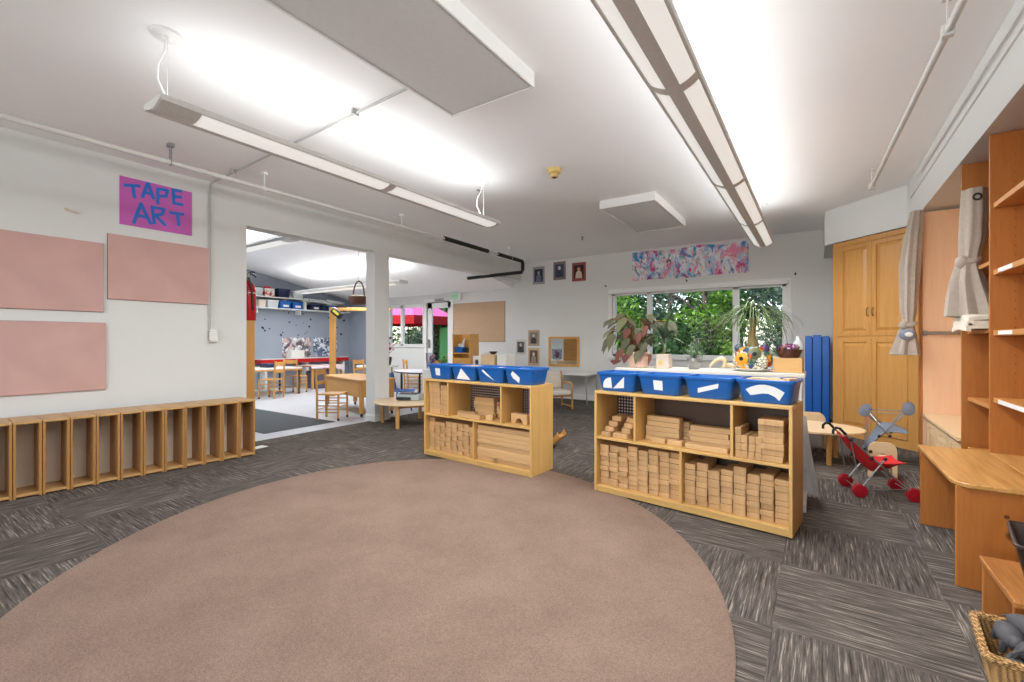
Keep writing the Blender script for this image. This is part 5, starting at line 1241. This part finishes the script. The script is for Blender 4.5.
# wall bench along grey wall, posters, tables
AW = AX
t = thing('red_wall_shelf', 'red-edged shelf running along the grey annex wall', 'shelf', (AW, 6.9, 0))
MB().box((0, -1.15, .64), (.30, 1.35, .74), .004).build('shelf_edge', M['red'], t); MB().box((0, -1.15, .741), (.30, 1.35, .755), .002).build('shelf_top', M['whitegloss'], t)
for y in (-1.0, .1, 1.2): MB().box((.02, y - .03, 0), (.26, y + .03, .639)).build('bracket', M['whitegloss'], t)
pa = patches('art_print_a', [(196, 196, 198), (120, 116, 120), (150, 140, 140), (226, 226, 228), (90, 84, 92), (200, 170, 164)], 14, .8)
pb = patches('art_print_b', [(150, 162, 178), (206, 212, 222), (104, 116, 138), (226, 228, 232), (70, 80, 100)], 12, .9, 3)
for nm, y0, y1, mt, lb in (('art', 6.45, 7.25, pa, 'large grey and pinkish patterned poster on the grey annex wall'), ('art', 7.32, 8.05, pb, 'large blue-grey patterned poster near the annex wooden post')):
    t = thing('wall_poster', lb, 'poster', (AW, (y0 + y1) / 2, 1.03)); w_ = (y1 - y0) / 2
    MB().box((.001, -w_, -.26), (.012, w_, .26), .001).build('poster_sheet', mt, t)
    k = MB(); [k.ball((.014, w_ * u, .25), .012, seg=8) for u in (-.9, .9)]; k.build('push_pin', M['black'], t)
o = MB().box((0, -.18, 0), (.26, .18, .20), .012).build('white_carton', M['whitegloss']); o.location = (AW + .02, 6.72, .7555); tag(o, 'white carton on the red-edged shelf in front of a poster', 'box')
t = thing('craft_table', 'wooden annex table under a pinkish cloth, with a dark bin beneath', 'table', (-10.65, 7.02, 0))
MB().box((-.32, -.45, .55), (.32, .45, .58), .004).build('tabletop', M['oak'], t)
for x in (-.28, .28):
    for y in (-.41, .41): MB().box((x - .025, y - .025, 0), (x + .025, y + .025, .549), .003).build('leg', M['oakV'], t)
rows = [[(x_, -.47 + .94 * j / 14, .5815 + .004 * math.sin(j * 1.3 + i)) for j in range(15)] for i, x_ in enumerate((-.30, -.1, .1, .33))]
rows.append([(.345, -.47 + .94 * j / 14, .52 - .09 * max(0, (j - 9) / 5)) for j in range(15)])
o = MB().grid(rows, .003).build('table_cloth', paint('pinkish_cloth', (222, 204, 208), .9, .05), smooth=True); o.location = (-10.65, 7.02, 0); tag(o, 'pinkish white cloth draped over the wooden annex table', 'cloth')
o = MB().box((-.22, -.30, 0), (.22, .30, .44), .02).build('dark_bin', M['purple']); o.location = (-10.62, 7.02, 0); tag(o, 'dark mauve bin underneath the wooden annex table', 'bin')
# specks of tape and stickers on the grey wall
rs = random.Random(4)
stk = 'small dark sticker stuck on the grey annex wall'
for i in range(26):
    y, z = (rs.uniform(5.9, 8.3), rs.uniform(1.35, 1.98)); s_ = rs.uniform(.015, .035)
    o = MB().prism([(s_ * math.cos(a) * rs.uniform(.6, 1.3), s_ * math.sin(a) * rs.uniform(.6, 1.3)) for a in [2 * PI * j / 6 for j in range(6)]], 0, .003, 'X').build('wall_sticker', M['black'] if rs.random() < .6 else M['darkbrown']); o.location = (AW, y, z); tag(o, stk, 'sticker', 'stickers on the grey wall')
# wall shelves with bins
t = thing('wall_shelf', 'lower white wall shelf of blue bins on the grey wall', 'shelf', (AW, 6.9, 2.02)); MB().box((0, -1.9, -.02), (.36, 1.35, 0), .003).build('shelf_board', M['white'], t)
k = MB(); [k.box((0, y - .01, -.14), (.25, y + .01, -.02)) for y in (-1.2, -.1, 1.1)]; k.build('bracket', M['white'], t)
t = thing('wall_shelf', 'upper white wall shelf of mixed bins on the grey wall', 'shelf', (AW, 6.2, 2.29)); MB().box((0, -1.2, -.02), (.36, .70, 0), .003).build('shelf_board', M['white'], t)
k = MB(); [k.box((0, y - .01, -.10), (.25, y + .01, -.02)) for y in (-.8, .2)]; k.build('bracket', M['white'], t)
def bin_(y, w_, h, z, mat, label, lid=None, name='storage_bin', tagc=None):
    t = thing(name, label, 'bin', (AW + .17, y, z)); q = bmesh.new()
    lp = [[(py * s_, px * s_, zz) for px, py in rrect(-w_ / 2, -.14, w_ / 2, .14, .02, 2)] for s_, zz in ((.02, .001), (.85, .001), (.97, h - .02), (1.02, h - .018), (1.02, h), (.94, h), (.82, .01), (.02, .008))]
    vs = [[q.verts.new(p) for p in L2] for L2 in lp]
    for A, B in zip(vs, vs[1:]):
        for j in range(len(A)): q.faces.new((A[j], A[(j + 1) % len(A)], B[(j + 1) % len(A)], B[j]))
    bmesh.ops.recalc_face_normals(q, faces=q.faces); m = MB(); m._merge(q); m.build('bin_body', mat, t, True)
    if lid: MB().box((-.14, -w_ / 2, h), (.14, w_ / 2, h + .025), .006).build('lid', lid, t)
    if tagc: MB().box((.134, -w_ * .25, h * .25), (.142, w_ * .25, h * .55)).build('bin_label', M['label'], t)
zl, zu = 2.0205, 2.2905
bin_(5.80, .17, .18, zl, M['linen'], 'small beige bin at the left of the lower annex shelf')
bin_(6.06, .28, .17, zl, M['clear'], 'clear white-lidded bin on the lower annex shelf', M['whitegloss'])
bin_(6.38, .29, .17, zl, M['bluebin'], 'blue bin left of the other, under the upper annex shelf', M['bluebin'], tagc=1)
bin_(6.70, .29, .17, zl, M['bluebin'], 'blue bin beside the white paper roll on the lower annex shelf', M['bluebin'], tagc=1)
bin_(7.22, .27, .15, zl, M['navy'], 'blackish navy bin on the lower annex shelf', None, tagc=1)
bin_(7.48, .2, .15, zl, M['navy'], 'narrow navy bin in the middle of the lower annex shelf')
bin_(7.74, .27, .16, zl, M['bluebin'], 'bright blue bin near the right of the lower annex shelf', M['clear'], tagc=1)
bin_(8.04, .28, .14, zl, M['navy'], 'dark blue bin at the right end of the lower annex shelf')
o = MB().lathe([(.04, 0), (.045, .003), (.045, .22), (.04, .223), (.012, .222)], seg=18).build('paper_roll', M['label'], smooth=True); o.location = (AW + .2, 6.95, zl); tag(o, 'white upright paper roll on the lower annex shelf', 'roll')
bin_(5.70, .24, .20, zu, M['clear'], 'grey-white bin at the left of the upper annex shelf', M['darkgrey'])
t = thing('patterned_box', 'white box with red pattern on the upper annex shelf', 'box', (AW + .17, 5.98, zu)); MB().box((-.12, -.12, 0), (.12, .12, .2), .006).build('box_body', patches('red_print', [(226, 210, 204), (190, 60, 50), (214, 160, 140), (230, 226, 222)], 16), t); MB().ball((0, 0, .21), (.11, .11, .05)).build('red_cloth', M['redcloth'], t, True)
bin_(6.34, .32, .20, zu, M['navy'], 'large dark navy bin on the upper annex shelf', M['navy'])
bin_(6.72, .28, .17, zu, M['clear'], 'clear bin at the right end of the upper annex shelf', M['whitegloss'])
o = MB().lathe([(.05, 0), (.045, .02), (.012, .15), (.01, .16)], seg=16).build('white_cone', M['label'], smooth=True); o.location = (AW + .17, 6.56, zu + .0); tag(o, 'small white cone between bins on the upper annex shelf', 'cone')
rs = random.Random(8)
for i in range(7):
    L2 = rs.uniform(.35, .7); y = 7.1 + .14 * i; k = MB(); k.tube([(0, -L2 / 2, 0), (0, L2 / 2, 0)], .035, 12)
    o = k.build('rolled_paper', M['label'] if i % 2 else M['clear'], smooth=True); o.location = (AX + .14 + .05 * (i % 3), y, zl + .235 + .035 * (i % 2)); o.rotation_euler = (rs.uniform(-.08, .08), 0, rs.uniform(-.3, .3)); tag(o, 'roll of pale paper lying across the bins of the lower annex shelf', 'roll', 'paper rolls on top of the bins')
# wooden post with rail, yellow-black reel, basket
t = thing('timber_frame', 'honey timber post with a top rail standing in the annex', 'post', (-8.78, 6.08, 0), R(35))
MB().box((-.055, -.055, 0), (.055, .055, 1.93), .004).build('post', M['oakV'], t); MB().box((.056, -.03, 1.86), (1.25, .03, 1.925), .004).build('top_rail', M['oak'], t); MB().box((1.14, -.035, 0), (1.21, .035, 1.859), .004).build('post', M['oakV'], t)
t = thing('cable_reel', 'black and yellow hand reel hooked on the timber post', 'reel', (-8.60, 6.06, 1.80), R(35))
Mr = Matrix.Rotation(R(40), 4, 'Y'); k = MB(); k.box((-.13, -.05, -.07), (.13, .05, .07), .02, M=Mr, seg=2); k.build('reel_body', M['black'], t, True); k = MB(); k.box((-.09, -.055, -.025), (.06, -.049, .03), .002, M=Mr); k.build('yellow_panel', paint('bright_yellow', (214, 206, 60), .4), t)
t = thing('hanging_basket', 'dark basket with tall hoop handle hung from the annex ceiling', 'basket', (-7.25, 5.58, 1.90))
MB().lathe([(.12, 0), (.16, .02), (.185, .09), (.19, .14), (.18, .142), (.15, .03), (.01, .02)], seg=26).build('basket_body', M['wickd'], t, True)
MB().tube([(.165 * math.cos(PI * j / 14), .0, .14 + .30 * math.sin(PI * j / 14)) for j in range(15)], .013, 8).build('handle', M['wickd'], t, True)
MB().tube([(0, 0, .44), (0, 0, annex_z(5.58) - 1.90)], .004, 6).build('hanging_wire', M['steel'], t, True)
MB().lathe([(.16, .142), (.12, .17), (.01, .175)], seg=22).build('cloth_liner', M['linen'], t, True)
# round annex table with flowers
t = thing('annex_round_table', 'white round table behind the oak desk with a flower vase', 'table', (-8.95, 7.45, 0))
MB().prism([(.5 * math.cos(2 * PI * j / 40), .5 * math.sin(2 * PI * j / 40)) for j in range(40)], .57, .60, 'Z', .004).build('tabletop', M['whitegloss'], t)
for a in (45, 135, 225, 315): MB().tube([(.33 * math.cos(R(a)), .33 * math.sin(R(a)), 0), (.33 * math.cos(R(a)), .33 * math.sin(R(a)), .57)], .022, 8).build('leg', M['oakV'], t, True)
t = thing('flower_vase', 'dark red vase of mixed flowers on the round annex table', 'vase', (-8.72, 7.5, .6005))
MB().lathe([(.09, 0), (.12, .02), (.14, .12), (.15, .2), (.13, .215), (.12, .2), (.02, .19)], seg=22).build('vase_body', paint('dark_red_glaze', (76, 22, 26), .3), t, True)
k = MB(); fl = MB(); f2 = MB()
for i in range(26):
    a = rs.uniform(0, 2 * PI); r_ = rs.uniform(.05, .26); z = rs.uniform(.3, .72) - r_ * .4; k.tube([(.02 * math.cos(a), .02 * math.sin(a), .19), (r_ * .6 * math.cos(a), r_ * .6 * math.sin(a), z * .8), (r_ * math.cos(a), r_ * math.sin(a), z)], .004, 5)
    (fl if i % 2 else f2).ball((r_ * math.cos(a), r_ * math.sin(a), z), (.038, .038, .03), seg=8, jit=.12)
k.build('flower_stems', M['leafD'], t); fl.build('pale_flowers', paint('flower_pale', (214, 176, 180), .8), t, True, 'pale pink flowers')['kind'] = 'stuff'; f2.build('dark_flowers', paint('flower_dark', (92, 34, 46), .8), t, True, 'dark red flowers')['kind'] = 'stuff'
t = thing('wooden_stand', 'brown wooden stool-like stand left of the flower vase', 'stand', (-9.18, 7.62, .6005))
MB().box((-.09, -.09, .30), (.09, .09, .34), .004).build('stand_top', M['oak'], t)
for x in (-.07, .07):
    for y in (-.07, .07): MB().box((x - .012, y - .012, 0), (x + .012, y + .012, .30)).build('leg', M['oakV'], t)
# annex lights and detector
for i, (yy, lb) in enumerate(((4.0, 'nearer slim pendant light under the sloping annex ceiling'), (6.3, 'farther slim pendant light above the annex shelves'))):
    z = annex_z(yy) - .42; t = thing('annex_light', lb, 'light', (-10.4, yy, z))
    MB().prism([(-.12, .0), (-.10, -.035), (0, -.05), (.10, -.035), (.12, 0), (.10, .03), (-.10, .03)], 0, 3.6, 'X', .004).build('housing', M['white'], t)
    MB().prism([(-.095, -.038), (0, -.053), (.095, -.038), (.09, -.036), (0, -.049), (-.09, -.036)], .2, 3.4, 'X').build('lens', M['lens'], t)
    k = MB(); [k.tube([(x, 0, .03), (x, 0, .42)], .004, 5) for x in (.4, 3.2)]; k.build('cable', M['steel'], t)
    lamp('annex_uplight_lamp', 'AREA', UP * 4.2, (-8.6, yy, z + .05), (PI, 0, 0), WARM, shape='RECTANGLE', size=3.4, size_y=.2)
    lamp('annex_downlight_lamp', 'AREA', DOWN * 4.0, (-8.6, yy, z - .06), (0, 0, 0), WARM, shape='RECTANGLE', size=3.2, size_y=.18)
t = thing('annex_smoke_detector', 'yellowed smoke detector on the sloping annex ceiling', 'smoke detector', (-7.6, 4.55, annex_z(4.55)))
MB().lathe([(.03, -.085), (.04, -.08), (.042, -.05), (.066, -.04), (.07, -.0)], seg=20).build('detector_body', M['yellow'], t, True)

# ---------------------------------------------------------------- outdoors, through the windows
struct(MB().box((-40, BY + .17, -.25), (25, 60, -.12)).build('ground', M['lawn']))
rt = random.Random(17)
def tree(label, x, y, h, r, mat, n, base=.9, name='garden_tree', size=.12, cat='tree'):
    t = thing(name, label, cat, (x, y, -.12), 0, 'trees and shrubs outside the windows')
    k = MB(); k.tube([(0, 0, 0), (.05, .03, h * .3), (-.04, 0, h * .6), (0, 0, h * .9)], [.12, .09, .06, .02], 8)
    for j in range(7):
        a = rt.uniform(0, 2 * PI); z = h * rt.uniform(.3, .75); k.tube([(0, 0, z), (r * .5 * math.cos(a), r * .5 * math.sin(a), z + h * .12), (r * .8 * math.cos(a), r * .8 * math.sin(a), z + h * .16)], [.04, .025, .008], 6)
    k.build('trunk', M['bark'], t, True)
    q = bmesh.new()
    cl = [(rt.uniform(-.75, .75) * r, rt.uniform(-.7, .7) * r, rt.uniform(base, h), rt.uniform(.25, .5) * r) for _ in range(26)]
    for j in range(n):
        cx, cy, cz, cr = cl[rt.randrange(len(cl))]; v = Vector((rt.gauss(0, 1), rt.gauss(0, 1), rt.gauss(0, .8))); v = v.normalized() * cr * rt.uniform(.4, 1.05)
        p = Vector((cx, cy, cz)) + v; s_ = size * rt.uniform(.6, 1.3)
        d = Vector((rt.gauss(0, 1), rt.gauss(0, 1), rt.gauss(-.3, .7))).normalized(); u = d.orthogonal().normalized()
        u = (u * math.cos(j) + d.cross(u) * math.sin(j))
        vs = [q.verts.new(p + o_) for o_ in (-d * s_ * .5, u * s_ * .28, d * s_ * .5, -u * s_ * .28)]
        q.faces.new(vs)
    m = MB(); m._merge(q); m.build('foliage', M[mat], t)
tree('dark leafy tree outside the left light of the big window', -5.6, 13.2, 4.6, 1.5, 'leafA', 5200)
tree('yellow-green shrub low outside the left light of the big window', -4.3, 11.6, 2.6, .9, 'leafB', 2600, .3)
tree('greyish tree behind the trunk in the middle of the big window', -4.6, 17.5, 6, 2.2, 'leafC', 5200, 1.2)
tree('bright sunlit tree in the middle of the big window', -2.3, 12.2, 4.2, 1.15, 'leafB', 5200, .9)
tree('dark shrub below the bright tree in the middle window', -2.6, 11.4, 1.6, 1.0, 'leafA', 3000, .1)
tree('deep green tree behind the bright tree, middle window', -2.0, 15.5, 6, 2.2, 'leafA', 6000, .6)
tree('grey-green tree outside the right light of the big window', -.5, 12.6, 4.6, 1.3, 'leafC', 5200, .5)
tree('tall dark tree far outside the right light of the big window', .6, 16, 6, 2.2, 'leafA', 5200, .6)
tree('grey shrub under the sunlit pink parasol outside the small window', -12.2, 13.6, 2.4, 1.4, 'leafC', 5200, .1)
tree('green shrub to the right of the parasol pole, small window', -11.7, 12.9, 1.9, .7, 'leafA', 2600, .1)
tree('tall tree rising above the sunlit pink parasol, small window', -15, 18, 6, 3, 'leafA', 6000, .6)
tree('leafy plant low outside the glass door', -9.4, 10.6, 1.0, .45, 'leafB', 1200, .1)
tree('tree beyond the glass door, above the house', -12.2, 16.5, 5.5, 1.6, 'leafC', 4000, 2.4)
for lb, x, y, h, r, mt in (('large dark tree in the far back, left of the big window', -8.6, 22, 8, 3.2, 'leafA'), ('large dark tree in the far back, middle of the big window', -4.0, 23, 8.5, 3.4, 'leafA'), ('large grey-green tree in the far back, right light of the big window', .6, 22.5, 8, 3.2, 'leafC'),
        ('large dark tree in the far back, above the parasol', -18.5, 20, 7.5, 3.2, 'leafA'), ('large grey-green tree in the far back, beyond the glass door', -13.4, 21, 7, 2.8, 'leafC')):
    tree(lb, x, y, h, r, mt, 7000, .3, size=.34)
tree('grey-green hedge shrub low under the parasol, left pane of the small window', -13.6, 14.2, 2.0, 1.2, 'leafC', 3500, .1)
tree('grey-green hedge shrub low under the parasol, right pane of the small window', -11.9, 14.8, 2.2, 1.3, 'leafC', 3500, .1)
def parasol(label, x, y, zc, half, rise):
    t = thing('garden_parasol', label, 'parasol', (x, y, -.12)); zc += .12
    pts = [(half * math.cos(2 * PI * j / 6 + .4), half * math.sin(2 * PI * j / 6 + .4)) for j in range(6)]
    MB().grid([[(p[0] * s_, p[1] * s_, zc + rise * (1 - s_) ** .9) for p in pts + pts[:1]] for s_ in (1, .6, .25, .01)], .006).build('canopy', M['canopy'], t)
    MB().grid([[(p[0], p[1], z) for p in pts + pts[:1]] for z in (zc, zc - .29)], .006).build('valance', M['redcloth'], t)
    MB().tube([(0, 0, 0), (0, 0, zc + rise)], .025, 10).build('pole', M['darkbrown'], t, True)
parasol('red parasol, its top coloured sunlit pink, outside the small window', -12.4, 11.7, 2.06, 1.75, .85)
parasol('farther red-edged parasol seen through the glass door', -12.2, 14.3, 1.72, 1.1, .5)
t = thing('neighbour_house', 'mauve house with white window bars beyond the glass door', 'house', (-18.5, 24.5, -.12))
MB().box((-4, 0, 0), (5.5, 4, 4.2)).build('house_wall', paint('mauve_siding', (150, 120, 140), .8), t); MB().prism([(-.4, 4.2), (2, 6), (4.4, 4.2)], -4.3, 5.8, 'X').build('roof', M['darkgrey'], t)
for x in (-2.2, .2, 2.6):
    w_ = MB(); [w_.box(a, b) for a, b in (((x, -.06, 1.4), (x + .12, 0, 3.6)), ((x + 1.5, -.06, 1.4), (x + 1.62, 0, 3.6)), ((x + .12, -.06, 3.5), (x + 1.5, 0, 3.6)), ((x + .12, -.06, 1.4), (x + 1.5, 0, 1.5)), ((x + .75, -.05, 1.5), (x + .85, 0, 3.5)), ((x + .12, -.05, 2.5), (x + 1.5, 0, 2.58)))]
    wo = w_.build('window', M['white'], t); MB().box((x + .1, -.02, 1.45), (x + 1.52, -.005, 3.55)).build('pane', paint('dark_pane', (40, 42, 56), .15), wo)
o = MB().box((-.22, -.02, 0), (.22, .02, 1.8), .01).build('green_play_panel', M['green']); o.location = (-10.9, 12.0, .05); o.location.z = -.12; tag(o, 'bright green upright panel outside the glass door', 'panel')
print('BLOCKS', nblocks[0], 'objects', len(bpy.data.objects))
